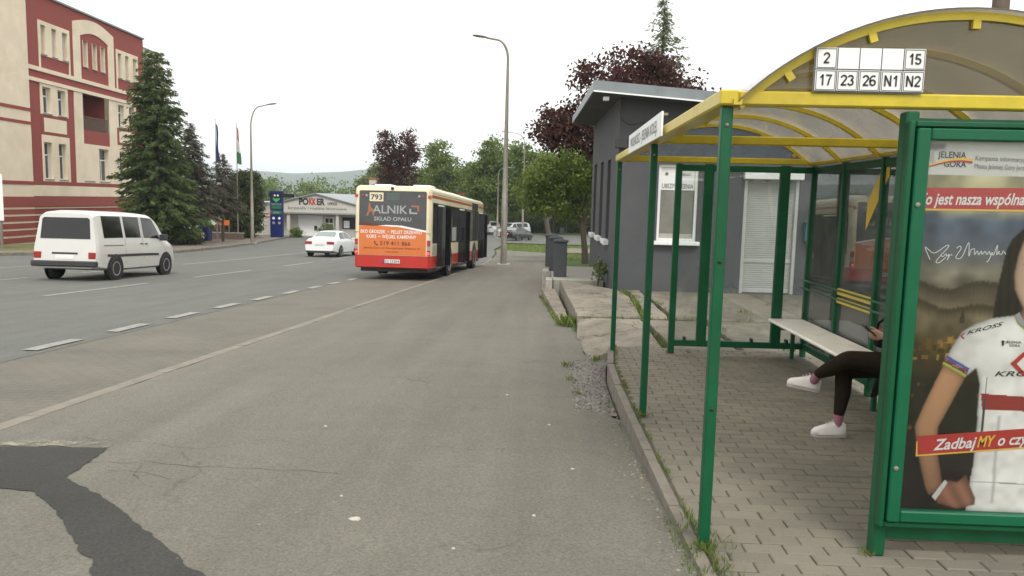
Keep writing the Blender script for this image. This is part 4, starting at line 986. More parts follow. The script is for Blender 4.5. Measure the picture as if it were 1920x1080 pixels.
body = blobs('body', M['skin'], [
    ([(2.84, 5.76, .60), (2.86, 5.76, .80), (2.86, 5.76, 1.00), (2.82, 5.76, 1.10)], [.10, .11, .12, .06]),
    ([(2.82, 5.76, 1.08), (2.785, 5.76, 1.20)], [.05, .048]),
    ([(2.85, 5.60, 1.04), (2.74, 5.54, .81), (2.53, 5.66, .800)], [.045, .038, .026]),
    ([(2.85, 5.92, 1.04), (2.76, 5.99, .81), (2.60, 5.86, .79)], [.045, .038, .026]),
    ([(2.53, 5.66, .800), (2.475, 5.69, .805)], [.026, .030]), ([(2.60, 5.86, .79), (2.555, 5.83, .795)], [.026, .030]),
    ([(2.485, 5.66, .82), (2.44, 5.665, .84), (2.42, 5.69, .837)], [.010, .009, .008]),
    ([(2.48, 5.67, .802), (2.433, 5.675, .817), (2.417, 5.70, .817)], [.010, .009, .008]),
    ([(2.48, 5.68, .785), (2.435, 5.685, .795), (2.421, 5.71, .797)], [.010, .009, .008]),
    ([(2.485, 5.69, .770), (2.447, 5.695, .775), (2.433, 5.715, .779)], [.009, .008, .007]),
    ([(2.49, 5.705, .825), (2.455, 5.725, .85), (2.435, 5.73, .855)], [.011, .010, .009]),
    ([(2.555, 5.80, .805), (2.52, 5.785, .815), (2.505, 5.76, .812)], [.010, .009, .008]), ([(2.55, 5.82, .785), (2.515, 5.81, .79), (2.50, 5.78, .79)], [.010, .009, .008]), ([(2.55, 5.835, .77), (2.52, 5.835, .77), (2.505, 5.81, .77)], [.009, .008, .008]),
    ([(2.565, 5.85, .765), (2.54, 5.85, .755), (2.525, 5.83, .755)], [.009, .008, .007]), ([(2.555, 5.81, .815), (2.525, 5.80, .84), (2.505, 5.785, .848)], [.011, .010, .009]),
    ([(2.655, 5.76, 1.245), (2.642, 5.76, 1.232)], [.016, .014])],
    .0075, balls=[((2.76, 5.76, 1.28), (.098, .078, .118)), ((2.72, 5.76, 1.215), (.06, .055, .05)), ((2.77, 5.682, 1.265), (.022, .012, .03)), ((2.77, 5.838, 1.265), (.022, .012, .03))])
for s_ in (-1, 1):
    MB().ball((2.672, 5.76+s_*.033, 1.275), (.012, .014, .009), 10, 6).build('eye', M['ink'], HP, W=True, smooth=True)
MB().ball((2.665, 5.76, 1.200), (.008, .024, .006), 10, 6).build('mouth', M['bannerred'], HP, W=True, smooth=True)
blobs('leggings', M['legging'], [
    ([(2.84, 5.66, .565), (2.56, 5.66, .60), kU, (2.20, 5.80, .525), (2.138, 5.882, .462)], [.100, .086, .068, .062, .040]),
    ([(2.84, 5.87, .55), (2.56, 5.86, .53), kL, (2.31, 5.83, .34), (2.282, 5.806, .172)], [.100, .082, .064, .060, .040]),
    ([(2.86, 5.64, .58), (2.86, 5.88, .58)], [.115, .115])], .011)
blobs('jacket', M['jacket'], [
    ([(2.86, 5.70, .62), (2.88, 5.70, .85), (2.87, 5.68, 1.02), (2.83, 5.74, 1.10)], [.12, .115, .11, .06]),
    ([(2.86, 5.82, .62), (2.88, 5.82, .85), (2.87, 5.84, 1.02), (2.83, 5.78, 1.10)], [.12, .115, .11, .06]),
    ([(2.85, 5.58, 1.04), (2.75, 5.53, .81), (2.59, 5.64, .795)], [.062, .054, .038]),
    ([(2.85, 5.94, 1.04), (2.77, 6.0, .81), (2.63, 5.88, .79)], [.062, .054, .038])], .012)
MB().add([(2.46, 5.60, .50), (2.62, 5.58, .50), (2.56, 5.575, .43), (2.425, 5.60, .355), (2.46, 5.63, .50), (2.62, 5.61, .50), (2.56, 5.605, .43), (2.425, 5.625, .36)],
         [(0, 1, 2, 3), (7, 6, 5, 4), (0, 4, 5, 1), (1, 5, 6, 2), (2, 6, 7, 3), (3, 7, 4, 0)]).build('coat_hem', M['jacket'], HP, W=True)
blobs('hair', M['hair'], [([(2.80, 5.70, 1.33), (2.85, 5.68, 1.20), (2.87, 5.69, 1.05)], [.06, .05, .03]), ([(2.80, 5.82, 1.33), (2.85, 5.84, 1.20), (2.87, 5.83, 1.05)], [.06, .05, .03])], .012, balls=[((2.785, 5.76, 1.312), (.103, .088, .105))])
blobs('sock', M['sock'], [([(2.142, 5.878, .468), (2.118, 5.922, .40)], [.037, .035])], .008)
blobs('sock', M['sock'], [([(2.283, 5.806, .178), (2.270, 5.80, .08)], [.037, .036])], .008)
def shoe(heel, toe, upv):
    h, t_, u = Vector(heel), Vector(toe), Vector(upv).normalized(); d = (t_-h).normalized(); L = (t_-h).length
    s_ = d.cross(u).normalized(); u = s_.cross(d)
    st = [(-.022, .026, .070), (.0, .034, .085), (.04, .037, .092), (.08, .038, .088), (.12, .040, .074), (.16, .043, .060), (.20, .043, .050), (.235, .035, .040), (.258, .016, .024)]
    mb = MB(); vs = []; n = 10
    for a, wd, ht in st:
        c = h+d*(a*L/.255)
        for k in range(n):
            an = 2*PI*k/n; ca, sa = math.cos(an), math.sin(an)
            vs.append(c+s_*(wd*ca)+u*(ht*1.1*max(0, sa)**.8 if sa > 0 else -.004))
    mb.add(vs, [(i*n+k, i*n+(k+1) % n, (i+1)*n+(k+1) % n, (i+1)*n+k) for i in range(len(st)-1) for k in range(n)]+[tuple(range(n))[::-1], tuple(range((len(st)-1)*n, len(st)*n))])
    o = mb.build('shoe', M['shoe'], HP, W=True, smooth=60)
    so_ = MB(); vs = []
    for lift in (-.022, -.004):
        for a, wd, ht in st: vs.append(h+d*((a-.002)*L/.255)+s_*(wd+.003)+u*lift)
        for a, wd, ht in st[::-1]: vs.append(h+d*((a-.002)*L/.255)-s_*(wd+.003)+u*lift)
    m = len(st)*2
    so_.add(vs, [tuple(range(m))[::-1], tuple(range(m, 2*m))]+[(k, (k+1) % m, m+(k+1) % m, m+k) for k in range(m)]).build('sole', M['sole'], o, W=True)
    for a, ht in ((.085, .090), (.11, .080), (.135, .070)):
        c = h+d*(a*L/.255)+u*(ht*1.1+.001); MB().tube([c-s_*.022, c+u*.006, c+s_*.022], .0035, 5).build('lace', M['sole'], o, W=True)
shoe((2.315, 5.80, .024), (2.085, 5.79, .024), (0, 0, 1))
shoe((2.150, 5.935, .330), (1.935, 5.965, .365), (.16, .05, 1))
tag(MB().beam((2.452, 5.695, .80), (2.372, 5.695, .872), .066, .009).build('phone', M['black'], None, W=True), 'dark mobile phone held in the seated person\'s hand', 'phone')
hb = thing('handbag', 'black handbag with a looped strap on the seated person\'s lap', 'handbag', (2.60, 5.76, .695))
MB().bbox(2.50, 2.64, 5.72, 5.83, .70, .78, b=.02).build('pouch', M['jacket'], hb, W=True)
MB().tube([(2.515, 5.75, .775), (2.49, 5.75, .83), (2.50, 5.75, .885), (2.54, 5.75, .915), (2.61, 5.74, .88), (2.62, 5.74, .78)], .011, 8).build('strap', M['jacket'], hb, W=True, smooth=True)
# ------------------------------------------------------------------ vehicles
def wheel(par, x, y, r, wd, side):
    s_ = side; W_ = thing('wheel', None, None, (x, y, r)); W_.parent = par
    MB().lathe([(r*.62, -wd/2), (r*.93, -wd/2), (r, -wd*.32), (r, wd*.32), (r*.93, wd/2), (r*.62, wd/2)], (0, 0, 0), 'x', 28).build('tyre', M['rubber'], W_, smooth=50)
    rim = MB().lathe([(r*.60, 0), (r*.62, s_*(wd/2+.004)), (r*.52, s_*(wd/2+.002)), (r*.48, s_*wd*.30), (r*.16, s_*wd*.34), (r*.13, s_*(wd*.44)), (.001, s_*wd*.44)], (0, 0, 0), 'x', 24)
    for k in range(5):
        a = k*2*PI/5; rim.beam((s_*wd*.42, r*.10*math.cos(a), r*.10*math.sin(a)), (s_*wd*.42, r*.55*math.cos(a), r*.55*math.sin(a)), r*.14, .02, (1, 0, 0))
    rim.build('rim', M['rim'], W_, smooth=40)
    return W_
def cubic(keys, y):
    """smooth interpolation through (y, v) keys"""
    n = len(keys)
    if y <= keys[0][0]: return keys[0][1]
    if y >= keys[-1][0]: return keys[-1][1]
    for i in range(n-1):
        if y <= keys[i+1][0]:
            y0, a = keys[i]; y1, b = keys[i+1]; h = y1-y0; f = (y-y0)/h
            def sl(j):
                if j == 0: return (keys[1][1]-keys[0][1])/(keys[1][0]-keys[0][0])
                if j == n-1: return (keys[-1][1]-keys[-2][1])/(keys[-1][0]-keys[-2][0])
                p, q = (keys[j][1]-keys[j-1][1])/(keys[j][0]-keys[j-1][0]), (keys[j+1][1]-keys[j][1])/(keys[j+1][0]-keys[j][0])
                return 0 if p*q <= 0 else 2*p*q/(p+q)
            m0, m1 = sl(i)*h, sl(i+1)*h
            return (2*f**3-3*f*f+1)*a+(f**3-2*f*f+f)*m0+(-2*f**3+3*f*f)*b+(f**3-f*f)*m1
class Car:
    """a body skin defined by length profiles; panes and lamps are patches of the same skin"""
    def __init__(s, L, belt, roof, wb, wroof, bottom, lean):
        s.L = L; s.belt, s.roof, s.wb, s.wr, s.bot, s.lean = belt, roof, wb, wroof, bottom, lean
    def ring(s, y):
        zb, zt, ze, w, wr = cubic(s.bot, y), cubic(s.roof, y), cubic(s.belt, y), cubic(s.wb, y), cubic(s.wr, y)
        ze = min(ze, zt-.03); h = zt-ze
        return [(0, zb), (w*.86, zb), (w*.97, zb+.06), (w, zb+(ze-zb)*.45), (w*.985, zb+(ze-zb)*.8), (w*.955, ze), (wr+(w*.955-wr)*.35, ze+h*.55), (wr, ze+h*.86), (wr*.86, ze+h*.97), (wr*.45, zt+.012), (0, zt+.018)]
    def pt(s, y, v, side=1, off=0):
        def raw(y_, v_):
            r = s.ring(min(max(y_, 0), s.L)); i = min(int(v_), len(r)-2); f = v_-i
            x, z = r[i][0]*(1-f)+r[i+1][0]*f, r[i][1]*(1-f)+r[i+1][1]*f
            return Vector((x, y_+cubic(s.lean, y_)*(z-.4), z))
        p = raw(y, v)
        if off:
            a, b = raw(min(y+.02, s.L), v)-raw(max(y-.02, 0), v), raw(y, min(v+.05, 9.99))-raw(y, max(v-.05, 0)); nn = a.cross(b)
            if nn.length > 1e-9:
                nn.normalize()
                if nn.x < 0 or (abs(nn.x) < .05 and nn.z < 0): nn = -nn
                p = p+nn*off
        p.x *= side; return p
    def skin(s, par, mat, n=56):
        mb = MB(); m = 11; vs = []; ys = [s.L*i/n for i in range(n+1)]
        for y in ys:
            for k in range(m): vs.append(s.pt(y, float(k)))
            for k in range(m-2, 0, -1): vs.append(s.pt(y, float(k), -1))
        R = 2*m-2
        fs = [(i*R+k, i*R+(k+1) % R, (i+1)*R+(k+1) % R, (i+1)*R+k) for i in range(n) for k in range(R)]+[tuple(range(R))[::-1], tuple(range(n*R, n*R+R))]
        return mb.add(vs, fs).build('body', mat, par, smooth=38)
    def side_patch(s, par, name, mat, y0, y1, v0, v1, off=.006, sides=(1, -1), y0t=None, y1t=None, both=True):
        for sd_ in sides:
            mb = MB(); nu, nv = 6, 4; vs = []
            for j in range(nv+1):
                f = j/nv; a = y0+((y0t if y0t is not None else y0)-y0)*f; b = y1+((y1t if y1t is not None else y1)-y1)*f
                for i in range(nu+1): vs.append(s.pt(a+(b-a)*i/nu, v0+(v1-v0)*f, sd_, off))
            mb.add(vs, [(j*(nu+1)+i, j*(nu+1)+i+1, (j+1)*(nu+1)+i+1, (j+1)*(nu+1)+i) for j in range(nv) for i in range(nu)])
            mb.build(name, mat, par, fixn=False, smooth=True)
    def top_patch(s, par, name, mat, y0, y1, v0=7.6, off=.006):
        mb = MB(); nu = 8; nv = 6; vs = []
        for j in range(nv+1):
            y = y0+(y1-y0)*j/nv
            row = [s.pt(y, 10-(10-v0)*abs(1-2*i/nu), 1 if i >= nu/2 else -1, off) for i in range(nu+1)]; vs += row
        mb.add(vs, [(j*(nu+1)+i, j*(nu+1)+i+1, (j+1)*(nu+1)+i+1, (j+1)*(nu+1)+i) for j in range(nv) for i in range(nu)])
        return mb.build(name, mat, par, fixn=False, smooth=True)
def arch_disc(par, x, y, r, side):
    return MB().lathe([(r, 0), (r, side*.03), (r*.97, side*.034), (.01, side*.034)], (x, y, r*.86), 'x', 24).build('wheel_arch', M['black'], par)
def slope_rot(y, rz): return (math.atan((zr(y+3)-zr(y-.5))/3.5), 0, rz)
def sedan(name, label, cat, loc, rot, paint, screen=None, L=4.7, H=1.43, wd=1.82, estate=False, group=None, tail=None):
    T = thing(name, label, cat, loc, rot, group); h = wd/2; g = screen or M['carglass']
    if estate: roof = [(0, .80*H), (.12, .93*H), (.35, .985*H), (1.2, H), (2.6, H*.985), (3.05, H*.9), (3.55, .72*H), (3.8, .67*H), (4.5, .58*H), (L, .45*H)]
    else: roof = [(0, .66*H), (.1, .70*H), (.62, .735*H), (.8, .77*H), (1.45, .965*H), (1.75, .995*H), (2.3, H), (2.85, .96*H), (3.5, .74*H), (3.75, .685*H), (4.4, .58*H), (L, .44*H)]
    belt = [(0, .60*H), (.7, .655*H), (1.6, .65*H), (3.2, .62*H), (4.2, .53*H), (L, .40*H)]
    wb = [(0, h*.86), (.25, h*.95), (1, h), (3.6, h), (4.4, h*.93), (L, h*.78)]
    wr = [(0, h*.74), (.7, h*.72), (1.5, h*.66), (2.6, h*.66), (3.4, h*.74), (4.2, h*.8), (L, h*.65)]
    bot = [(0, .33), (.3, .26), (.8, .20), (3.9, .20), (L, .24)]
    c = Car(L, belt, roof, wb, wr, bot, [(0, .06), (.3, .0), (L-.3, 0), (L, -.15)])
    c.skin(T, paint)
    if estate:
        c.top_patch(T, 'rear_window', g, .02, .14, 7.7); c.side_patch(T, 'side_window', M['carglass'], .55, 1.45, 5.25, 7.0); c.side_patch(T, 'side_window', M['carglass'], 1.53, 2.4, 5.25, 7.0); c.side_patch(T, 'side_window', M['carglass'], 2.48, 3.3, 5.25, 7.0, y1t=2.85)
        MB().bbox(-h*.62, h*.62, -.035+.04, -.005+.04, .68*H, .88*H, b=.01).build('tailgate_glass', g, T)
    else:
        c.top_patch(T, 'rear_window', g, .80, 1.42, 7.75); c.side_patch(T, 'side_window', M['carglass'], 1.05, 1.95, 5.3, 7.0, y0t=1.5); c.side_patch(T, 'side_window', M['carglass'], 2.02, 3.2, 5.3, 7.0, y1t=2.75)
    c.top_patch(T, 'windscreen', M['carglass'], 2.95, 3.48, 7.9)
    for s_ in (1, -1):
        MB().bbox(min(s_*h*.46, s_*h*.88), max(s_*h*.46, s_*h*.88), -.018, .12, .50*H, .60*H, b=.012).build('tail_lamp', M['taillight'], T)
        arch_disc(T, s_*(h-.03), .98, .36, s_); arch_disc(T, s_*(h-.03), 3.72, .36, s_)
        wheel(T, s_*(h-.085), .98, .315, .2, s_); wheel(T, s_*(h-.085), 3.72, .315, .2, s_)
        MB().bbox(min(s_*(h-.02), s_*(h+.16)), max(s_*(h-.02), s_*(h+.16)), 2.95, 3.06, .66*H, .74*H, b=.02).build('mirror', paint, T)
        MB().bbox(min(s_*h*.4, s_*h*.75), max(s_*h*.4, s_*h*.75), L-.12, L+.01, .42*H, .5*H, b=.01).build('headlamp', M['clearlens'], T)
    MB().bbox(-.26, .26, -.024, -.012, .47*H, .55*H, b=.004).build('number_plate', M['plate'], T)
    MB().bbox(-h*.80, h*.80, -.02, .2, .24, .36, b=.02).build('bumper_insert', M['plastic'], T)
    return T
sedan('sedan', 'white saloon car driving ahead beside the bus', 'car', (-12.1, 41.6, zr(41.6)), slope_rot(41.6, -.06), M['cleanwhite'], M['palescreen'])
sedan('sedan', 'black saloon car turning beyond the bus near the grass verge', 'car', (-3.9, 84, zr(84)), slope_rot(84, -.5), M['blackcar'], M['palescreen'])
sedan('estate_car', 'silver estate car behind the black saloon at the junction', 'car', (-2.0, 96, zr(96)-.02), slope_rot(96, 2.4), M['silver'], M['palescreen'], 4.9, 1.85, 1.9, True)
sedan('estate_car', 'grey off-road car half hidden beyond the bus front', 'car', (-6.2, 101, zr(101)), slope_rot(101, .5), M['silver'], None, 4.8, 1.75, 1.85, True)
sedan('parked_car', 'silver car parked under the dark trees', 'car', (-31.5, 68.5, zr(68)-.05), slope_rot(68, 1.2), M['silver'], None)
sedan('parked_car', 'maroon car parked beside the dark green bush', 'car', (-29.5, 76.5, zr(76)-.05), slope_rot(76, 1.3), M['maroon'], None, 4.75, 1.6, 1.8, True)
# white van
def van():
    T = thing('van', 'white passenger van with dark rear windows driving past', 'van', (-13.02, 20.55, zr(20.55)), slope_rot(21, 0.0))
    L, h, H = 4.79, .92, 1.93
    roof = [(0, 1.85), (.12, 1.90), (.4, 1.93), (2.0, 1.94), (3.0, 1.92), (3.35, 1.86), (3.6, 1.70), (4.05, 1.22), (4.2, 1.12), (4.6, .96), (L, .72)]
    belt = [(0, 1.10), (2, 1.11), (3.4, 1.08), (4.1, 1.02), (4.6, .86), (L, .62)]
    wb = [(0, h*.95), (.15, h), (3.8, h), (4.4, h*.95), (L, h*.80)]
    wr = [(0, h*.80), (.3, h*.82), (3.0, h*.82), (3.6, h*.80), (4.2, h*.82), (L, h*.68)]
    bot = [(0, .36), (.3, .32), (1.0, .26), (4.2, .26), (L, .30)]
    c = Car(L, belt, roof, wb, wr, bot, [(0, .085), (.25, .05), (.6, 0), (L, 0)])
    c.skin(T, M['whitecar'], 64)
    c.side_patch(T, 'side_window', M['carglass'], .42, 1.42, 5.2, 6.95, .006)
    c.side_patch(T, 'side_window', M['carglass'], 1.55, 2.42, 5.2, 6.95, .006)
    c.side_patch(T, 'side_window', M['carglass'], 2.58, 3.72, 5.2, 6.95, .006, y1t=3.22)
    c.top_patch(T, 'windscreen', M['carglass'], 3.58, 4.04, 8.0)
    # rear tailgate glass on the leaning rear face
    def rp(x, z, o=0): return (x, .085*(z-.4)-o, z)
    def rear(name, mat, pts, o=.008, par=T): return MB().add([rp(x, z, o) for x, z in pts]+[rp(x, z, -.02) for x, z in pts], [tuple(range(len(pts)))]+[(k, (k+1) % len(pts), len(pts)+(k+1) % len(pts), len(pts)+k) for k in range(len(pts))]).build(name, mat, par)
    rear('rear_window', M['carglass'], [(-.70, 1.16), (.70, 1.16), (.66, 1.70), (.60, 1.74), (-.60, 1.74), (-.66, 1.70)])
    rear('plate_recess', M['plastic'], [(-.36, .74), (.36, .74), (.36, .79), (-.36, .79)], .012)
    rear('number_plate', M['plate'], [(-.26, .61), (.26, .61), (.26, .725), (-.26, .725)], .014)
    MB().bbox(-.90, .90, -.10, .10, .40, .56, b=.03).build('rear_bumper', M['plastic'], T)
    for s_ in (1, -1):
        x0, x1 = sorted((s_*.66, s_*.865)); MB().bbox(x0, x1, .0, .09, .62, .80, b=.015).build('tail_lamp', M['taillight'], T)
        arch_disc(T, s_*(h-.03), .93, .40, s_); arch_disc(T, s_*(h-.03), 3.86, .40, s_)
        wheel(T, s_*(h-.085), .93, .33, .21, s_); wheel(T, s_*(h-.085), 3.86, .33, .21, s_)
        x0, x1 = sorted((s_*(h-.04), s_*(h+.20))); MB().bbox(x0, x1, 3.5, 3.62, 1.10, 1.30, b=.025).build('mirror', M['plastic'], T)
        c.side_patch(T, 'rub_strip', M['plastic'], .5, 3.4, 3.05, 3.3, .008, (s_,))
        c.side_patch(T, 'door_groove', M['plastic'], 2.49, 2.505, 1.6, 6.9, .003, (s_,))
        c.side_patch(T, 'door_groove', M['plastic'], 1.48, 1.493, 1.6, 5.1, .003, (s_,))
        c.side_patch(T, 'slide_rail', M['plastic'], .35, 1.4, 4.2, 4.32, .006, (s_,))
        c.side_patch(T, 'door_handle', M['plastic'], 2.30, 2.46, 4.35, 4.55, .012, (s_,)); c.side_patch(T, 'door_handle', M['plastic'], 2.58, 2.74, 4.35, 4.55, .012, (s_,))
    return T
van()
# ------------------------------------------------------------------ bus
def bus():
    T = thing('bus', 'cream and red city bus with an orange fuel advert on its rear', 'bus', (-4.80, 24.6, zr(24.6)+.03), (math.atan(-.040), 0, -.064))
    L, h = 11.95, 1.255
    def plan(ins, r):
        out = []; x, y0, y1 = h-ins, ins, L-ins; r = max(.02, r-ins)
        for cx_, cy_, a0 in ((x-r, y0+r, -PI/2), (x-r, y1-r, 0), (-x+r, y1-r, PI/2), (-x+r, y0+r, PI)):
            for k in range(7): a = a0+PI/2*k/6; out.append((cx_+r*math.cos(a), cy_+r*math.sin(a)))
        return out
    def shell(name, mat, rings, sm=50, capb=True):
        mb = MB(); n = len(plan(0, .14)); vs = []
        for z, ins in rings: vs += [(x, y, z) for x, y in plan(ins, .14)]
        fs = [(i*n+k, i*n+(k+1) % n, (i+1)*n+(k+1) % n, (i+1)*n+k) for i in range(len(rings)-1) for k in range(n)]
        fs += [tuple(range((len(rings)-1)*n, len(rings)*n))]+([tuple(range(n))[::-1]] if capb else [])
        return mb.add(vs, fs).build(name, mat, T, smooth=sm)
    shell('skirt', M['busred'], [(.36, .05), (.40, .0), (.775, .0)])
    shell('body', M['buscream'], [(.778, .0), (2.80, .0), (2.90, .015), (2.97, .06), (3.01, .14), (3.02, .3)])
    MB().box(-1.1, 1.1, .25, L-.3, .24, .37).build('underframe', M['black'], T)
    # rear face
    def R(name, mat, pts, o=.006, par=T, th=.012): return MB().add([(x, -o, z) for x, z in pts]+[(x, -o+th, z) for x, z in pts], [tuple(range(len(pts)))]+[(k, (k+1) % len(pts), len(pts)+(k+1) % len(pts), len(pts)+k) for k in range(len(pts))]).build(name, mat, par)
    gl = R('rear_window', M['busdark'], [(-1.10, 1.72), (0.0, 1.74), (1.10, 1.60), (1.10, 2.80), (1.06, 2.84), (-1.06, 2.84), (-1.10, 2.80)])
    ad = R('engine_cover', M['busorange'], [(-1.10, .79), (1.10, .79), (1.10, 1.555), (.2, 1.70), (-.4, 1.725), (-1.10, 1.70)], .0065)
    R('advert_swoosh', M['signwhite'], [(-.5, 1.722), (.2, 1.695), (1.10, 1.545), (1.10, 1.60), (.3, 1.74), (-.2, 1.752)], .0085, gl, .002)
    R('advert_swoosh', M['brown'], [(-1.10, 1.72), (-.55, 1.715), (-.2, 1.75), (-1.10, 1.83)], .0085, gl, .002)
    Rr, Uu = (1, 0, 0), (0, 0, 1)
    np_ = R('fleet_number', M['buscream'], [(-.76, 2.50), (-.31, 2.50), (-.31, 2.78), (-.76, 2.78)], .010, gl, .003)
    text('digits', '793', (-.535, -.0115, 2.555), Rr, Uu, .37, .17, M['ink'], np_, bold=.025, align='c')
    R('route_display', M['dispgrey'], [(-.20, 2.55), (.22, 2.55), (.22, 2.78), (-.20, 2.78)], .009, gl, .002)
    text('lettering', 'ALNIK', (-.66, -.010, 2.12), Rr, Uu, 1.14, .27, M['adgrey'], gl, bold=.012)
    R('logo_bracket', M['adgrey'], [(.54, 2.12), (.80, 2.12), (.80, 2.17), (.60, 2.17), (.60, 2.28), (.54, 2.28)], .010, gl, .002)
    R('logo_bracket', M['adorange'], [(.60, 2.34), (.60, 2.39), (.86, 2.39), (.86, 2.20), (.80, 2.20), (.80, 2.34)], .010, gl, .002)
    R('logo_figure', M['adorange'], [(-.78, 2.44), (-.74, 2.46), (-.72, 2.32), (-.62, 2.22), (-.60, 2.05), (-.65, 2.04), (-.68, 2.17), (-.76, 2.17), (-.80, 2.03), (-.87, 2.03), (-.80, 2.22), (-.80, 2.32)], .0105, gl, .002)
    text('lettering', 'SKŁAD OPAŁU', (0.0, -.010, 1.885), Rr, Uu, 1.22, .13, M['adgrey'], gl, bold=.018, align='c')
    text('lettering', 'EKO GROSZEK  •  PELLET DRZEWNY', (-.03, -.010, 1.48), Rr, Uu, 2.02, .112, M['signwhite'], ad, bold=.006, align='c')
    text('lettering', 'KOKS  •  WĘGIEL KAMIENNY', (-.03, -.010, 1.325), Rr, Uu, 1.62, .112, M['signwhite'], ad, bold=.006, align='c')
    text('lettering', '519 411 866', (.10, -.010, 1.105), Rr, Uu, 1.0, .13, M['brown'], ad, bold=.015, align='c')
    R('phone_symbol', M['brown'], [(-.60, 1.22), (-.56, 1.23), (-.545, 1.19), (-.56, 1.165), (-.52, 1.125), (-.49, 1.14), (-.46, 1.115), (-.475, 1.09), (-.52, 1.09), (-.58, 1.14)], .0085, ad, .002)
    text('lettering', 'Jelenia Góra ul. Powstańców Śląskich 41', (-.02, -.010, .985), Rr, Uu, 1.84, .06, M['brown'], ad, bold=.006, align='c')
    text('lettering', '(z tyłu giełdy)', (-.02, -.010, .88), Rr, Uu, .42, .045, M['brown'], ad, bold=.008, align='c')
    pl_ = R('number_plate', M['plate'], [(-.28, .53), (.26, .53), (.26, .65), (-.28, .65)], .022, T, .01)
    R('plate_band', M['eublue'], [(-.28, .53), (-.235, .53), (-.235, .65), (-.28, .65)], .0235, pl_, .001)
    text('digits', 'DJ 53204', (.01, -.0245, .552), Rr, Uu, .45, .08, M['ink'], pl_, bold=.012, align='c')
    R('panel_gap', M['plastic'], [(-1.255, 1.50), (-1.105, 1.50), (-1.105, 1.512), (-1.255, 1.512)], .003, T, .02); R('panel_gap', M['plastic'], [(1.105, 1.50), (1.25, 1.50), (1.25, 1.512), (1.105, 1.512)], .003, T, .02)
    for s_ in (-1, 1):
        def rx(a, b, z0, z1, name, mat, o=.012):
            x0, x1 = sorted((s_*a, s_*b)); return MB().bbox(x0, x1, -o, .06, z0, z1, b=.008).build(name, mat, T)
        rx(1.13, 1.235, 1.10, 1.29, 'tail_lamp', M['taillight']); rx(1.13, 1.235, .96, 1.095, 'tail_lamp', M['clearlens']); rx(1.13, 1.235, .80, .955, 'tail_lamp', M['taillight'])
        MB().ball((s_*1.18, -.015, .87), (.045, .012, .045), 12, 8).build('brake_lamp', M['brake'], T, smooth=True)
        for xx, mm in ((.98, 'taillight'), (.86, 'clearlens')): MB().lathe([(.04, 0), (.04, -.012), (.03, -.016)], (s_*xx, -.005, 2.68), 'y', 12).build('upper_lamp', M[mm], gl)
        MB().box(*sorted((s_*1.253, s_*1.262)), .10, L-.2, 2.66, 2.74).build('side_stripe', M['busstripe'], T)
        MB().box(*sorted((s_*1.253, s_*1.260)), .14, L-.2, 2.80, 2.806).build('gutter', M['plastic'], T)
        R('stripe_end', M['busstripe'], [(s_*1.14, 2.62), (s_*1.252, 2.62), (s_*1.252, 2.72), (s_*1.14, 2.72)], .004, T, .02)
    # right side: windows, doors
    def RS(name, mat, y0, y1, z0, z1, x=1.262, th=.02, par=T): return MB().box(x-th, x, y0, y1, z0, z1).build(name, mat, par)
    doors = [(1.0, 2.15), (5.15, 6.35), (10.3, 11.45)]
    for y0, y1 in doors:
        d = RS('door', M['dark'], y0, y1, .40, 2.48, 1.263)  # flat black panel on the shell; the open doorway's inner shade is its colour
        RS('door_header', M['signwhite'], y0+.1, y1-.1, 2.42, 2.47, 1.29, .026, d)
        RS('door_step', M['steel'], y0+.02, y1-.02, .36, .40, 1.275, .02, d)
        for ye in (y0+.03, y1-.03):
            lf = MB().box(1.266, 1.52, ye-.018, ye+.018, .42, 2.40).build('door_leaf', M['carglass'], d)
    wins = [(.30, .93), (2.22, 3.55), (3.62, 5.08), (6.42, 7.75), (7.82, 9.05), (9.12, 10.22)]
    for y0, y1 in wins: RS('window', M['carglass'], y0, y1, 1.22, 2.48, 1.260)
    RS('window_gap', M['plastic'], .25, 10.25, 1.19, 2.51, 1.257)
    RS('notice', M['adgrey'], 3.75, 4.6, 1.25, 1.75, 1.2625, .002)
    RS('destination_display', M['dark'], 8.4, 10.0, 2.52, 2.82, 1.265)
    gr_ = RS('grille', M['buscream'], .22, .86, .80, 1.16, 1.260)
    for k in range(9): RS('slat', M['halld'], .25, .83, .83+k*.036, .845+k*.036, 1.264, .006, gr_)
    # left side windows
    for k in range(6): MB().box(-1.262, -1.24, .5+k*1.8, .5+k*1.8+1.72, 1.22, 2.48).build('window', M['carglass'], T)
    MB().box(-1.1, 1.1, L-.02, L+.006, 1.15, 2.75).build('windscreen', M['carglass'], T)
    for y, r_ in ((3.2, .48), (9.15, .48)):
        for s_ in (-1, 1):
            MB().lathe([(.58, 0), (.58, s_*.012), (.01, s_*.012)], (s_*1.256, y, .56), 'x', 28).build('wheel_arch', M['black'], T)
            wheel(T, s_*1.135, y, r_, .30, s_)
    for x in (-.55, .75): MB().bbox(x-.30, x+.30, .8, 1.6, 3.018, 3.09, b=.03).build('roof_hatch', M['signwhite'], T, smooth=True)
    MB().bbox(-.7, .7, 6.5, 8.6, 3.018, 3.14, b=.04).build('roof_unit', M['buscream'], T, smooth=True)
    MB().lathe([(.05, 0), (.05, -.05), (.035, -.07)], (-.02, .02, 2.92), 'y', 12).build('rear_camera', M['plastic'], T, smooth=True)
    mr = MB().tube([(1.2, L-.05, 2.7), (1.38, L+.18, 2.72), (1.42, L+.24, 2.45)], .02, 6).build('mirror_arm', M['plastic'], T)
    MB().bbox(1.33, 1.52, L+.16, L+.26, 1.95, 2.45, b=.03).build('mirror', M['plastic'], T)
bus()
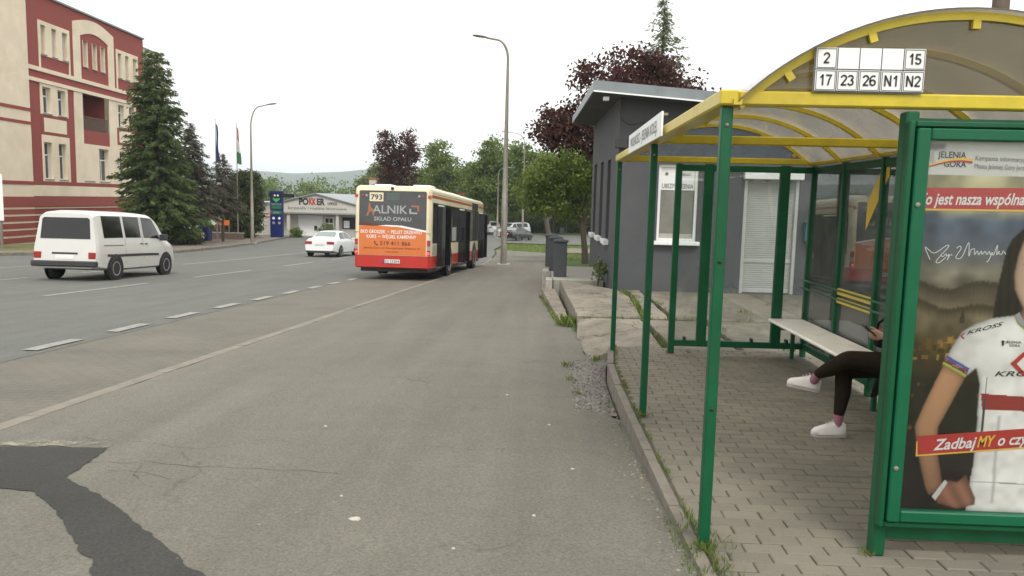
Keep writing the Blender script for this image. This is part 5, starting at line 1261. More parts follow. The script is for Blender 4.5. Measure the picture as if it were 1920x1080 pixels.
# ------------------------------------------------------------------ red and cream building on the left
BZ = -2.1
RB = thing('apartment_building', 'red and cream four storey building with arched top windows and balcony', 'building', (-34.8, 51.4, BZ), (0, 0, .034))
bz = lambda z: z-BZ
holes = []; meta = []
def H(s0, s1, z0, z1, mull=True): holes.append((s0, s1, bz(z0), bz(z1))); meta.append(mull)
top3 = [(2.03, 2.59), (3.30, 3.88), (4.58, 5.23), (7.27, 7.9), (8.58, 9.2), (9.76, 10.39), (12.41, 12.99), (13.6, 14.2), (14.9, 15.5)]
for a, b in top3: H(a, b, 11.03, 12.97)
for a, b in ((1.95, 2.91), (3.73, 4.72), (12.2, 13.15), (14.0, 14.95)): H(a, b, 7.0, 8.8)
for a, b in ((1.88, 2.82), (3.61, 4.58), (6.86, 8.21), (9.01, 10.46), (12.2, 13.15), (14.0, 14.95)): H(a, b, 2.45, 5.0)
bal = (6.95, 10.75, bz(6.3), bz(9.08))
fn = lambda u, z, d: (-d, u, z)
wall_holes(0, 16.9, 0, bz(14.92), holes+[bal], 0, fn).build('wall', M['redpl'], RB, fixn=False)
def field(s0, s1, z0, z1, name='plaster_field', mat=None, d=.05, hs=None):
    z0, z1 = bz(z0), bz(z1)
    hh = [h for h in (holes+[bal] if hs is None else hs) if h[0] >= s0 and h[1] <= s1 and h[2] >= z0 and h[3] <= z1]
    mb = wall_holes(s0, s1, z0, z1, hh, 0, lambda u, z, dd: (d-dd, u, z))
    for q in (((s0, z0), (s1, z0)), ((s1, z0), (s1, z1)), ((s1, z1), (s0, z1)), ((s0, z1), (s0, z0))):
        (a, b), (c, e) = q; mb.add([(d, a, b), (d, c, e), (0.001, c, e), (0.001, a, b)], [(0, 1, 2, 3)])
    return mb.build(name, mat or M['creampl'], RB, fixn=False)
for a, b in ((1.77, 5.51), (12.15, 15.8)):
    field(a, b, 10.92, 13.25)
    for x in (a, b-.16): field(x, x+.16, 10.06, 10.915, 'pilaster')
# arch surround
ab_ = MB(); n = 14
for part in ((5.98, 6.9), (10.88, 11.77)): pass
outer = [(5.98+(11.77-5.98)*i/n, 14.08+.55*math.sin(PI*i/n)) for i in range(n+1)]; inner = [(6.9+(10.88-6.9)*i/n, 13.25+.42*math.sin(PI*i/n)) for i in range(n+1)]
o2 = [(5.98, 10.06)]+outer+[(11.77, 10.06)]; i2 = [(6.9, 10.06)]+inner+[(10.88, 10.06)]
vs = [(.06, s_, bz(z)) for s_, z in o2]+[(.06, s_, bz(z)) for s_, z in i2]+[(.0, s_, bz(z)) for s_, z in o2]+[(.0, s_, bz(z)) for s_, z in i2]
m = len(o2); fs = []
for k in range(m-1): fs += [(k, k+1, m+k+1, m+k), (k, k+1, 2*m+k+1, 2*m+k), (m+k, m+k+1, 3*m+k+1, 3*m+k)]
ab_.add(vs, fs).build('arch_surround', M['creampl'], RB)
for z0, z1, d in ((9.78, 10.055, .10), (9.02, 9.27, .12), (2.02, 2.26, .06)): field(0.02, 16.88, z0, z1, 'cornice', M['creampl'] if z0 > 3 else M['redpl'], d, [])
field(5.82, 6.94, 2.28, 9.0, 'pilaster'); field(10.77, 11.9, 2.28, 9.0, 'pilaster')
for a, b in ((1.7, 5.0), (11.95, 15.2)):
    field(a, b, 2.28, 5.5); field(a, b, 6.9, 9.0)
    field(a+.05, b-.05, 5.52, 6.88, 'spandrel', M['redpl'], .04, []); field(a+.3, b-.3, 5.72, 6.68, 'spandrel_panel', M['creampl'], .06, [])
field(6.95, 10.76, 2.28, 5.25)
field(.02, 16.88, 1.25, 2.0, 'base_band', M['creampl'], .08, []); field(.02, 16.88, .5, 1.22, 'base_band', M['redpl'], .10, [])
for k in range(5): field(.02, 16.88, .38-k*.47, .46-k*.47, 'base_stripe', M['creampl'], .05, [])
def win(s0, s1, z0, z1, d=.30):
    p = MB().box(-d-.01, -d+.01, s0, s1, z0, z1).build('window', M['pane'], RB); f = MB(); t_ = .07
    for a, b, c, e in ((s0+.002, s0+t_, z0+.002, z1-.002), (s1-t_, s1-.002, z0+.002, z1-.002), (s0+t_, s1-t_, z0+.002, z0+t_), (s0+t_, s1-t_, z1-t_, z1-.002), (s0+t_, s1-t_, z0+(z1-z0)*.64, z0+(z1-z0)*.64+.09)): f.box(-d+.012, -d+.07, a, b, c, e)
    if s1-s0 > .8: f.box(-d+.012, -d+.068, (s0+s1)/2-.04, (s0+s1)/2+.04, z0+t_, z0+(z1-z0)*.64)
    f.build('frame', M['white'], p)
    if d < .5:
        q = [(s0, z0), (s1, z0), (s1, z1), (s0, z1)]; rv = MB()
        for k in range(4):
            a, b = q[k], q[(k+1) % 4]; rv.add([(.05, *a), (.05, *b), (-d-.01, *b), (-d-.01, *a)], [(0, 3, 2, 1)])
        rv.build('reveal', M['creampl'], p, fixn=False)
    MB().box(-d+.06, .10, s0-.06, s1+.06, z0-.07, z0-.003).build('sill', M['halld'], p)
for h_ in holes: win(*h_)
MB().box(-1.9, -.32, bal[0]+.003, bal[1]-.003, bal[2]+.003, bal[2]+.02).add([(-1.9, bal[0], bal[2]), (-1.9, bal[1], bal[2]), (-1.9, bal[1], bal[3]), (-1.9, bal[0], bal[3]), (-.32, bal[0], bal[2]), (-.32, bal[1], bal[2]), (-.32, bal[1], bal[3]), (-.32, bal[0], bal[3])], [(0, 1, 2, 3), (0, 3, 7, 4), (1, 5, 6, 2), (3, 2, 6, 7)]).build('balcony', M['redpl'], RB, fixn=False)
rl = MB().box(-.12, -.06, bal[0]+.01, bal[1]-.01, bal[2]+.98, bal[2]+1.05); rl.build('balcony_rail', M['rust'], RB)
for k in range(34):
    y = bal[0]+.08+k*.11; MB().box(-.10, -.08, y, y+.05, bal[2]+.02, bal[2]+.978).build('baluster', M['rust'], RB)
MB().prism([(bz(14.92), .12), (bz(15.06), .15), (bz(15.06), -9), (bz(14.92), -9)], 'y', 0, 16.9)
MB().box(-12, .14, -.02, 16.95, bz(14.922), bz(15.05)).build('roof', M['zinc'], RB)
# cream wing standing forward on the near side, and the cream far wing
lw_h = [(-6.2, -4.4, bz(2.45), bz(5.3)), (-6.2, -4.4, bz(7.0), bz(9.0)), (-6.2, -4.4, bz(11.0), bz(13.0))]
wall_holes(-16, .32, 0, bz(16.4), lw_h, .3, lambda u, z, d: (.16-d, u, z)).add([(.16, .32, 0), (.16, .32, bz(16.4)), (-12, .32, bz(16.4)), (-12, .32, 0)], [(0, 1, 2, 3)]).build('wing_wall', M['creampl'], RB, fixn=False)
for s0, s1, z0, z1 in lw_h:
    p = MB().box(-.14, -.12, s0, s1, z0, z1).build('window', M['pane'], RB)
    MB().box(-.119, -.08, (s0+s1)/2-.05, (s0+s1)/2+.05, z0, z1).box(-.119, -.08, s0, s0+.07, z0, z1).box(-.119, -.08, s1-.07, s1, z0, z1).build('frame', M['white'], p)
    MB().box(.161, .20, s0-.25, s0-.01, z0-.2, z1+.2).box(.161, .20, s1+.01, s1+.25, z0-.2, z1+.2).box(.161, .20, s0-.01, s1+.01, z1+.002, z1+.2).build('surround', M['redpl'], p)
for z0, z1, mm in ((6.90, 7.12, 'redpl'), (6.02, 6.22, 'redpl'), (2.0, 2.24, 'redpl'), (.5, 1.2, 'redpl'), (.05, .37, 'redpl'), (-.42, -.09, 'redpl'), (-.9, -.56, 'redpl'), (-1.36, -1.03, 'redpl'), (-1.85, -1.5, 'redpl')):
    MB().box(.161, .19, -16, .30, bz(z0), bz(z1)).build('band', M[mm], RB)
wall_holes(16.95, 22, 0, bz(14.4), [(18.2, 19.2, bz(11), bz(13)), (20.4, 21.4, bz(11), bz(13)), (18.2, 19.2, bz(7), bz(8.8)), (20.4, 21.4, bz(7), bz(8.8)), (18.2, 19.2, bz(2.5), bz(5)), (20.4, 21.4, bz(2.5), bz(5))], .3, lambda u, z, d: (-.6-d, u, z)).add([(-.6, 22, 0), (-.6, 22, bz(14.4)), (-12, 22, bz(14.4)), (-12, 22, 0)], [(0, 1, 2, 3)]).build('wing_wall', M['creampl'], RB, fixn=False)
for s0 in (18.2, 20.4):
    for z0, z1 in ((11, 13), (7, 8.8), (2.5, 5)): win(s0, s0+1, bz(z0), bz(z1), .9)
MB().box(-12, -.5, 16.96, 22.05, bz(14.402), bz(14.52)).build('wing_roof', M['zinc'], RB)
# billboard at the left picture edge
b_ = thing('billboard', 'blank white billboard standing before the cream building wing', 'billboard', (-28.8, 40, zr(40)-.05))
MB().bbox(-2.6, .33, -.06, .0, 1.6, 4.05, b=.02).build('panel', M['signwhite'], b_)
for x in (-2.2, .1): MB().box(x-.05, x+.05, .005, .10, 0, 3.9).build('post', M['steel'], b_)

# ------------------------------------------------------------------ furniture showroom
SH = thing('showroom', 'pale low showroom with a gable signboard across the road', 'building', (-23.3, 79, zr(79)))
gz = zr(79); ap = 1.85-gz; ev = .72-gz
MB().prism([(-4.6, 0), (4.6, 0), (4.6, ev), (0, ap), (-4.6, ev)], 'y', 1.2, 24).build('hall', M['hall'], SH)
MB().prism([(-4.7, 2.55), (4.7, 2.55), (4.7, ev), (0, ap+.02), (-4.7, ev)], 'y', 0, 1.195).build('gable_front', M['hall'], SH)
for s_ in (-1, 1): MB().beam((s_*5.0, 12, ev-.02), (0, 12, ap+.10), 24.4, .10, (0, 0, 1)).build('roof', M['sheet'], SH)
MB().box(-4.7, 4.7, -.12, 1.19, 2.40, 2.545).build('canopy_edge', M['halld'], SH)
for x in (-4.5, -2.9, 2.2, 4.4): MB().box(x-.15, x+.15, .05, .35, 0, 2.395).build('column', M['hall'], SH)
MB().box(-2.2, .35, 1.12, 1.195, .1, 2.25).build('door_panel', M['signwhite'], SH); MB().box(-.5, -.2, 1.10, 1.118, .65, 1.15).build('notice', M['black'], SH)
d_ = MB().box(.55, 1.6, 1.13, 1.195, .1, 2.1).build('door', M['white'], SH)
for r in range(3):
    for c in range(2): MB().box(.68+c*.42, 1.02+c*.42, 1.11, 1.128, .3+r*.6, .75+r*.6).build('pane', M['pane'], d_)
wn = MB().box(2.45, 4.1, 1.13, 1.195, .9, 2.1).build('window', M['black'], SH); MB().box(2.6, 3.2, 1.11, 1.128, 1.0, 1.75).build('window_poster', M['signwhite'], wn)
MB().box(-4.6, 4.6, -.6, 1.1, 0, .09).build('plinth', M['halld'], SH)
for s_, x, wd, mm in (('PO', -1.75, 1.0, 'ink'), ('KK', -.70, .75, 'bannerred'), ('ER', .10, .85, 'ink')): text('lettering', s_, (x, -.006, 3.35), (1, 0, 0), (0, 0, 1), wd, .66, M[mm], SH, bold=.05)
text('lettering', 'OFFICE', (1.2, -.006, 3.35), (1, 0, 0), (0, 0, 1), 1.0, .28, M['ink'], SH, bold=.04)
for s_, x, wd in (('krzesła', -2.9, 1.9), ('i', -.82, .06), ('meble', -.6, 1.5), ('biurowe', 1.1, 2.1)): text('lettering', s_, (x, -.006, 2.85), (1, 0, 0), (0, 0, 1), wd, .30, M['printgrey'], SH, bold=.01)
MB().box(-12.5, -4.72, 1.5, 14, 0, 3.35).build('side_wing', M['hall'], SH); MB().box(-12.7, -4.72, 1.3, 14.2, 3.352, 3.5).build('side_wing_roof', M['sheet'], SH)
MB().box(-12.5, -4.72, 1.47, 1.498, 1.9, 2.0).box(-12.5, -4.72, 1.47, 1.498, 2.3, 2.36).build('trim_line', M['redtile'], SH)
RH = thing('red_roofed_house', 'red roofed house with a pale chimney behind the showroom', 'house', (-20.5, 108, zr(100)))
MB().box(-5, 9, 0, 8, 0, 3.2).build('wall', M['hall'], RH)
MB().prism([(-.6, 3.15), (4, 5.6), (8.6, 3.15)], 'x', -5.4, 9.4).build('roof', M['redtile'], RH)
MB().bbox(-4.2, -3.2, 1.6, 2.6, 3.6, 7.0, b=.03).build('chimney', M['hall'], RH); MB().box(-4.3, -3.1, 1.5, 2.7, 7.002, 7.2).build('chimney_cap', M['redtile'], RH)
YB = thing('yellow_building', 'pale yellow building glimpsed beyond the front of the bus', 'building', (-10.9, 112, zr(112)))
MB().box(-2.5, 1.6, 0, 6, 0, 5.2).build('wall', M['yellowpl'], YB); MB().box(-2.7, 1.8, -.2, 6.2, 5.202, 5.4).build('roof', M['halld'], YB)
MB().box(-.2, .7, -.04, -.002, .1, 2.1).build('door', M['rust'], YB); MB().box(1.602, 1.64, -.02, .4, 0, 5.2).build('downpipe', M['signwhite'], YB)
# ------------------------------------------------------------------ pylon sign
PY = thing('pylon_sign', 'tall blue service station pylon sign with a green emblem', 'sign', (-25.55, 73.8, zr(73.8)))
MB().bbox(-.62, .62, -.15, .15, 0, 4.55, b=.02).build('panel', M['blue'], PY)
MB().box(-.75, 1.75, -.17, -.152, 3.95, 4.3).build('cross_board', M['black'], PY)
e_ = MB(); vs = []
for k in range(13):
    a = PI*(1.05+.9*k/12); vs += [(.36*math.cos(a), -.175, 3.92+.36*math.sin(a)), (.2*math.cos(a), -.175, 3.92+.20*math.sin(a))]
e_.add(vs, [(2*k, 2*k+1, 2*k+3, 2*k+2) for k in range(12)]).build('emblem', M['logogreen'], PY, fixn=False)
MB().add([(-.06, -.176, 3.45), (.06, -.176, 3.45), (.10, -.176, 3.85), (-.10, -.176, 3.85)], [(0, 1, 2, 3)]).build('emblem', M['logogreen'], PY, fixn=False)
for x in (-.14, .16): MB().lathe([(.09, 0), (.09, -.012)], (x, -.172, 4.12), 'y', 12).build('emblem_dot', M['signwhite'], PY)
text('lettering', 'SERVICE', (0, -.154, 3.22), (1, 0, 0), (0, 0, 1), 1.0, .16, M['adgrey'], PY, bold=.02, align='c')
for z in (2.85, 2.35): MB().box(-.48, .5, -.165, -.152, z, z+.32).build('price_panel', M['dimgreen'], PY)
MB().box(-.6, -.5, -.165, -.152, 2.3, 2.72).build('price_mark', M['flagred'], PY)
text('lettering', 'BISTRO', (0, -.168, 2.42), (1, 0, 0), (0, 0, 1), .6, .15, M['adgrey'], PY, bold=.02, align='c')
for x in (-.28, .28):
    for z in (1.95, 1.5): MB().lathe([(.13, 0), (.13, -.01)], (x, -.153, z), 'y', 10).build('symbol', M['adgrey'] if z < 1.8 else M['signwhite'], PY)
# ------------------------------------------------------------------ street lamps, flags, poles
def lamp(label, x, y, z0, h, arm, rise, r=.115, group='tall curved street lamps', head=.75):
    T = thing('street_lamp', label, 'street lamp', (x, y, z0), group=group)
    MB().lathe([(r*1.35, 0), (r*1.3, h*.30), (r*1.25, h*.301), (r*.9, h*.55), (r*.55, h)], (0, 0, 0), 'z', 12).build('pole', M['steel'], T, smooth=40)
    sg = 1 if arm > 0 else -1; pts = [(0, 0, h-.02)]; R_ = min(abs(arm)*.55, rise)
    for k in range(1, 9):
        a = PI/2*k/8; pts.append((sg*R_*(1-math.cos(a)), 0, h+rise*.92*math.sin(a)))
    pts.append((arm, 0, h+rise)); MB().tube(pts, [r*.55]*5+[r*.45]*(len(pts)-5), 8).build('arm', M['steel'], T, smooth=True)
    hd = MB(); x0 = arm; vs = []
    st = [(0, .05, .04), (.15, .12, .06), (.45, .15, .07), (.70, .09, .04)]
    for a, wd, ht in st:
        for k in range(8): an = 2*PI*k/8; vs.append((x0+sg*(a*head/.75-.05), wd*math.cos(an), h+rise+.02+ht*math.sin(an)+a*.12))
    hd.add(vs, [(i*8+k, i*8+(k+1) % 8, (i+1)*8+(k+1) % 8, (i+1)*8+k) for i in range(3) for k in range(8)]+[tuple(range(8))[::-1], tuple(range(24, 32))]).build('lamp_head', M['steel'], T, smooth=True)
    MB().bbox(-.3, .3, -.3, .3, -.05, .035, b=.01).build('footing', M['pale_conc'], T)
    return T
lamp('tall curved street lamp on the footway just past the bus', -1.85, 37.6, zp(-1.85, 37.6)+.03, 9.75, -1.05, .98)
lamp('street lamp across the road beside the dark green bush', -22.45, 59.2, zr(59.2)+.1, 8.85, 1.35, 1.7, .10)
lamp('distant street lamp rising in front of the purple tree above the bus', -17.1, 93.4, zr(93.4), 9.9, 1.7, .9, .08)
lamp('distant short street lamp left of the tall lamp, before the woods', -5.35, 92, zr(92), 7.4, 1.0, .8, .075)
lamp('thin street lamp on the grass verge right of the black car', -2.2, 86, zr(86), 10.6, -1.9, 1.2, .085)
tag(MB().tube([(3.55, 115, zr(115)-.1), (3.5, 115, 2.6)], .07, 8).build('signpost', M['steel'], None, W=True), 'slim grey post on the grass before the woods', 'post')
tag(MB().bbox(2.6, 3.2, 115, 115.4, zr(115)-.1, zr(115)+.75, b=.03).build('utility_cabinet', M['halld'], None, W=True), 'small grey utility cabinet beside the slim post', 'cabinet')
up_ = thing('utility_pole', 'brown wooden pole showing above the shelter roof', 'pole', (6.62, 12, -.1))
MB().tube([(0, 0, 0), (0, 0, 9)], [.14, .10], 12).build('shaft', M['rust'], up_, smooth=True)
def flag(label, x, y, ztop, cols, seed):
    z0 = zr(y); T = thing('flagpole', label, 'flagpole', (x, y, z0), group='flagpoles by the trees'); h = ztop-z0
    MB().tube([(0, 0, 0), (0, 0, h)], [.055, .025], 8).build('pole', M['steel'], T, smooth=True)
    MB().ball((0, 0, h+.03), .05, 8, 6).build('finial', M['steel'], T)
    nz, nu = 10, 10; L = 3.2; w_ = .36; m_ = len(cols)
    for ci, cn in enumerate(cols):
        mb = MB(); vs = []
        for j in range(nz+1):
            f = (ci+j/nz)/m_
            for i in range(nu+1):
                u = i/nu; zz = h-.25-f*L-u*.30*(1-f)-.05*math.sin(u*7+seed)
                fold = .10*math.sin(u*9+f*3+seed)+.05*math.sin(u*19+f*7)
                wx = w_*u*(.35+.65*f+.12*math.sin(f*7+seed)); vs.append((.03+wx+.03*math.sin(f*5), fold*(.3+.7*u), zz))
        mb.add(vs, [(j*(nu+1)+i, j*(nu+1)+i+1, (j+1)*(nu+1)+i+1, (j+1)*(nu+1)+i) for j in range(nz) for i in range(nu)])
        mb.build('flag', M[cn], T, fixn=False, smooth=True)
flag('flagpole with a limp blue flag above the dark trees', -27.25, 64, 7.75, ['navy'], 1)
flag('flagpole with a limp red, white and green flag', -26.75, 67.2, 7.75, ['flagred', 'flagwhite', 'flaggreen'], 2.4)
cb = thing('recycling_container', 'blue and green recycling container under the spruces', 'container', (-27.2, 61.5, zr(61)))
MB().bbox(-.45, .45, -.4, .4, .08, 1.25, b=.05).build('bin', M['blue'], cb); MB().bbox(-.46, .46, -.41, .41, 1.252, 1.75, b=.12).build('hood', M['logogreen'], cb)
MB().box(-.12, .12, -.415, -.402, .3, .75).build('label_plate', M['signwhite'], cb)
for x in (-.35, .35): MB().box(x-.05, x+.05, -.3, .3, 0, .079).build('foot', M['black'], cb)
sg_ = thing('notice_board', 'small orange notice board on posts near the parked cars', 'sign', (-27.4, 66, zr(66)))
MB().box(-.48, .38, -.02, .02, 1.3, 1.75).build('panel', M['busorange'], sg_)
for x in (-.42, .32): MB().box(x-.03, x+.03, .021, .07, 0, 1.74).build('post', M['steel'], sg_)
wf = thing('low_wall', 'low dark brick wall under the trees across the road', 'wall', (-29, 66, zr(66)))
MB().box(-3.2, 3.2, -.12, .12, 0, .62).build('masonry', M['rust'], wf); MB().box(-3.25, 3.25, -.16, .16, .622, .70).build('coping', M['halld'], wf)
# ------------------------------------------------------------------ vegetation
def leaf_mesh(name, pts, dirs, lens, wids, rs, mat, par, fold=.25):
    """rhombic leaves or sprays: one small quad each"""
    n = len(pts); pts = np.asarray(pts); d = np.asarray(dirs); d = d/np.linalg.norm(d, axis=1, keepdims=True)
    a = rs.randn(n, 3); s_ = np.cross(d, a); s_ /= np.linalg.norm(s_, axis=1, keepdims=True)+1e-9
    L = np.asarray(lens)[:, None]; Wd = np.asarray(wids)[:, None]; nn = np.cross(d, s_)
    v = np.stack([pts-d*L*.5, pts+s_*Wd*.5+nn*Wd*fold*.5, pts+d*L*.5, pts-s_*Wd*.5+nn*Wd*fold*.5], 1).reshape(-1, 3)
    me = bpy.data.meshes.new(name); me.vertices.add(4*n); me.vertices.foreach_set('co', v.ravel()); me.loops.add(4*n); me.loops.foreach_set('vertex_index', np.arange(4*n)); me.polygons.add(n)
    me.polygons.foreach_set('loop_start', np.arange(n)*4)
    try: me.polygons.foreach_set('loop_total', np.full(n, 4))
    except Exception: pass
    me.update(calc_edges=True); me.validate(); me.materials.append(mat)
    o = bpy.data.objects.new(name, me); COL.objects.link(o); o.parent = par; return o
def cloud(blobs, ncl, per, sig, rs, shell=.55):
    """leaf positions: clusters spread through ellipsoids, leaves spread round each cluster"""
    vol = np.array([b[3]*b[4]*b[5] for b in blobs])**.75; vol /= vol.sum(); P = []; cs = []
    for _ in range(ncl):
        b = blobs[rs.choice(len(blobs), p=vol)]; v = rs.randn(3); v /= np.linalg.norm(v); r = shell+(1-shell)*rs.rand()**.6 if rs.rand() < .75 else rs.rand()**.5
        c = np.array(b[:3])+v*r*np.array(b[3:6]); cs.append(c); k = int(per*rs.uniform(.5, 1.5)); sg = sig*rs.uniform(.6, 1.4)
        P.append(c+rs.randn(k, 3)*sg*np.array([1, 1, .6]))
    return np.concatenate(P), cs
def broadleaf(name, label, loc, blobs, mat, ncl, per, sig, leaf, seed, trunk=(.2, 2.0), limbs=10, group=None, cat='tree', shell=.55, bark=None, forks=None):
    rs = np.random.RandomState(seed); T = thing(name, label, cat, loc, group=group)
    P, cs = cloud(blobs, ncl, per, sig, rs, shell); n = len(P); d = rs.randn(n, 3); d[:, 2] -= .35
    leaf_mesh('crown', P, d, leaf*rs.uniform(.7, 1.4, n), leaf*.62*rs.uniform(.7, 1.3, n), rs, mat, T)
    r, h = trunk; bx, by = np.mean([b[0] for b in blobs])*.4, np.mean([b[1] for b in blobs])*.4
    fork = Vector((bx*.5, by*.5, h)); tr = MB()
    tr.tube([(0, 0, -.1), (bx*.12, by*.1, h*.35), (bx*.3, by*.3, h*.7), fork], [r*1.35, r*1.05, r*.92, r*.8], 10)
    tr.build('trunk', bark or M['bark'], T, smooth=True)
    lb = MB()
    for i in range(limbs):
        c = Vector(cs[rs.randint(len(cs))]); mid = fork.lerp(c, .5)+Vector((rs.randn()*.12, rs.randn()*.12, .12*(c-fork).length))
        q = [fork-Vector((0, 0, .1)), fork.lerp(mid, .5)+Vector((0, 0, .05)), mid, mid.lerp(c, .5)+Vector((rs.randn()*.08, rs.randn()*.08, 0)), c]
        lb.tube(q, [r*.5, r*.40, r*.28, r*.17, r*.06], 6)
        for _ in range(2):
            e = Vector(cs[rs.randint(len(cs))])
            if (e-mid).length < (c-fork).length*.8: lb.tube([mid, mid.lerp(e, .5)+Vector((0, 0, .1)), e], [r*.2, r*.12, r*.04], 5)
    if limbs: tag(lb.build('limbs', bark or M['bark'], T, smooth=True), kind='stuff')
    return T
def conifer(name, label, loc, h, R_, mat, seed, base=.3, dens=1.0, droop=.35, spray=.34, thin=0, prof=.85, group=None):
    rs = np.random.RandomState(seed); T = thing(name, label, 'tree', loc, group=group)
    MB().tube([(0, 0, -.1), (0, 0, h*.5), (.03, 0, h*.97)], [h*.018, h*.011, .012], 8).build('trunk', M['bark'], T, smooth=True)
    P, D, Ls = [], [], []; br = MB(); z = base
    while z < h*.985:
        t_ = z/h; rad = R_*(1-t_)**prof*(1 if t_ > .12 else .8); nb = int((7 if thin else 9)*dens*(.75+.5*(1-t_)))+2
        for b in range(nb):
            a = rs.rand()*2*PI; L = max(.15, rad*rs.uniform(.55, 1.18)*(1+.45*noise.noise(Vector((math.cos(a)*1.3, math.sin(a)*1.3+seed, z*.55))))); zz = z+rs.uniform(-.12, .12); up_ = .25+.5*t_
            q = [Vector((math.cos(a)*L*f, math.sin(a)*L*f, zz+L*(up_*f*.5-droop*f*f))) for f in (0, .35, .7, 1)]
            if rs.rand() < .4: br.tube(q, [.022, .016, .010, .004], 4)
            ns_ = max(3, int(L/ (.085 if not thin else .16)))
            for k in range(ns_):
                f = rs.uniform(.12 if not thin else .05, 1.0); p = np.array([math.cos(a)*L*f, math.sin(a)*L*f, zz+L*(up_*f*.5-droop*f*f)])
                sd_ = rs.choice([-1, 1]); out = np.array([math.cos(a), math.sin(a), -.25]); sv = np.array([-math.sin(a)*sd_, math.cos(a)*sd_, -.35-.3*rs.rand()])
                for m_ in range(3):
                    dd = out*rs.uniform(.5, 1)+sv*rs.uniform(.2, .9)+rs.randn(3)*.18; P.append(p+rs.randn(3)*.05+dd*.09); D.append(dd); Ls.append(spray*rs.uniform(.6, 1.2)*(.6+.5*(1-t_)))
        z += (.21 if not thin else .34)*(.8+.4*rs.rand())/max(.7, dens)
    tag(br.build('branches', M['bark'], T), kind='stuff')
    Ls = np.array(Ls); leaf_mesh('crown', P, D, Ls, Ls*.24, rs, mat, T, .1); return T
conifer('spruce_tree', 'tall green spruce beside the red and cream building', (-25.7, 51, zr(51)), 12.9, 2.8, M['spruce'], 1, .9, 1.25, .30, .42, 0, .44)
conifer('spruce_tree', 'shorter brownish spruce just right of the tall spruce', (-25.6, 56, zr(56)), 8.9, 2.6, M['dryspruce'], 2, 2.1, 1.1, .35, .40, 0, .7)
conifer('spruce_tree', 'thin brown spruce beside the blue flag', (-25.3, 60.5, zr(60)), 7.0, 2.7, M['dryspruce'], 3, 2.3, 1.0, .35, .38, 0, .75)
broadleaf('columnar_conifer', 'dense dark green bush behind the left street lamp', (-27.3, 70, zr(70)), [(0, 0, 2.2, 1.75, 1.6, 2.3), (.1, 0, 4.2, 1.5, 1.4, 1.8), (-.4, 0, 5.3, .8, .8, .8), (.6, .2, 5.4, .7, .7, .8)], M['thuja'], 560, 48, .22, .17, 5, (.16, 1.0), 6, cat='bush')
broadleaf('purple_tree', 'big purple leaved tree rising behind the grey kiosk', (3.5, 36, zr(36)-.05), [(-.3, 0, 8.2, 2.3, 2.2, 1.9), (-2.2, 0, 6.6, 1.7, 1.8, 1.4), (2.4, .2, 7.4, 1.9, 2, 1.5), (1.0, 0, 9.0, 1.5, 1.6, 1.2), (3.2, 0, 6.5, 1.4, 1.6, 1.2), (-1.5, -.5, 6.2, 1.8, 1.6, .9), (-3.2, .2, 6.6, 1.0, 1, .8), (.8, 0, 6.2, 2.4, 2, 1.2), (4.0, 0, 7.3, 1.1, 1.2, .9), (-2.6, 0, 6.2, 1.2, 1.2, .8)], M['plum'], 470, 38, .27, .19, 8, (.24, 3.0), 16, shell=.35)
broadleaf('green_tree', 'fresh green low crowned tree on the grass beside the kiosk', (2.55, 45, zr(45)-.05), [(-.6, 0, 5.0, 1.8, 1.6, 1.2), (-2.0, 0, 4.7, 1.5, 1.4, 1.3), (-3.0, .2, 4.1, 1.0, 1, 1.1), (.6, 0, 5.6, 1.4, 1.4, 1.0), (-1.2, -.4, 5.9, 1.5, 1.3, .8), (-2.4, 0, 3.4, 1.2, 1, .9), (-1.0, .3, 3.3, 1.3, 1, .8)], M['maple'], 420, 48, .26, .17, 9, (.17, 2.3), 12)
conifer('larch_tree', 'slender pale larch rising above the purple tree', (6.45, 45, zr(45)), 15.0, 4.4, M['larch'], 10, 2.0, 1.6, .12, .36, 1, .78)
broadleaf('purple_tree', 'distant purple tree standing above the bus roof', (-15.2, 80, zr(80)), [(-.9, 0, 9.0, 1.3, 1.4, 2.2), (1.2, 0, 9.0, 1.4, 1.4, 2.4), (.1, 0, 6.8, 2.2, 2, 1.8), (-.6, 0, 4.2, 2.6, 2.2, 1.5), (1.0, 0, 3.0, 2.6, 2, 1.4)], M['plum'], 420, 36, .28, .24, 11, (.2, 2.2), 12, shell=.3)
WD = [('airy green tree right of the distant purple tree', (-14.2, 112), 12.6, 3.6, 'maple', 1), ('round green tree left of the tall lamp', (-7.3, 102), 12.6, 3.0, 'wood', 2), ('tall leafy tree just right of the tall lamp', (-2.6, 106), 13.0, 3.6, 'wood', 3),
      ('dark woodland tree behind the thin lamp', (1.4, 112), 11.5, 3.8, 'wood', 4), ('woodland tree behind the low green crown', (6.0, 110), 12.0, 4.0, 'wood', 5), ('pale spring tree left of the distant purple tree', (-24.5, 118), 10.0, 3.2, 'pale', 6),
      ('woodland tree hidden partly by the bus roof', (-18.2, 122), 8.5, 3.6, 'wood', 7), ('dim green tree between lamp and bus mirror', (-10.8, 122), 9.5, 3.6, 'wood', 8), ('woodland tree behind the kiosk corner', (10.5, 108), 12.0, 4.2, 'wood', 9)]
for lab, (x, y), h, r, mm, sd_ in WD:
    rs = np.random.RandomState(40+sd_); bl = [(rs.uniform(-.5, .5)*r, rs.uniform(-.3, .3)*r, h*f, r*q*rs.uniform(.8, 1.1), r*q, h*.16) for f, q in ((.35, .85), (.48, 1.0), (.62, .95), (.74, .8), (.86, .55))]+[(-r*.6, 0, h*.5, r*.5, r*.5, h*.12), (r*.65, 0, h*.58, r*.5, r*.5, h*.12)]
    broadleaf('woodland_tree', lab, (x, y, zr(y)-.1), bl, M[mm], 420, 36, .42, .36, 60+sd_, (.25, h*.25), 9, 'trees beyond the junction', shell=.3)
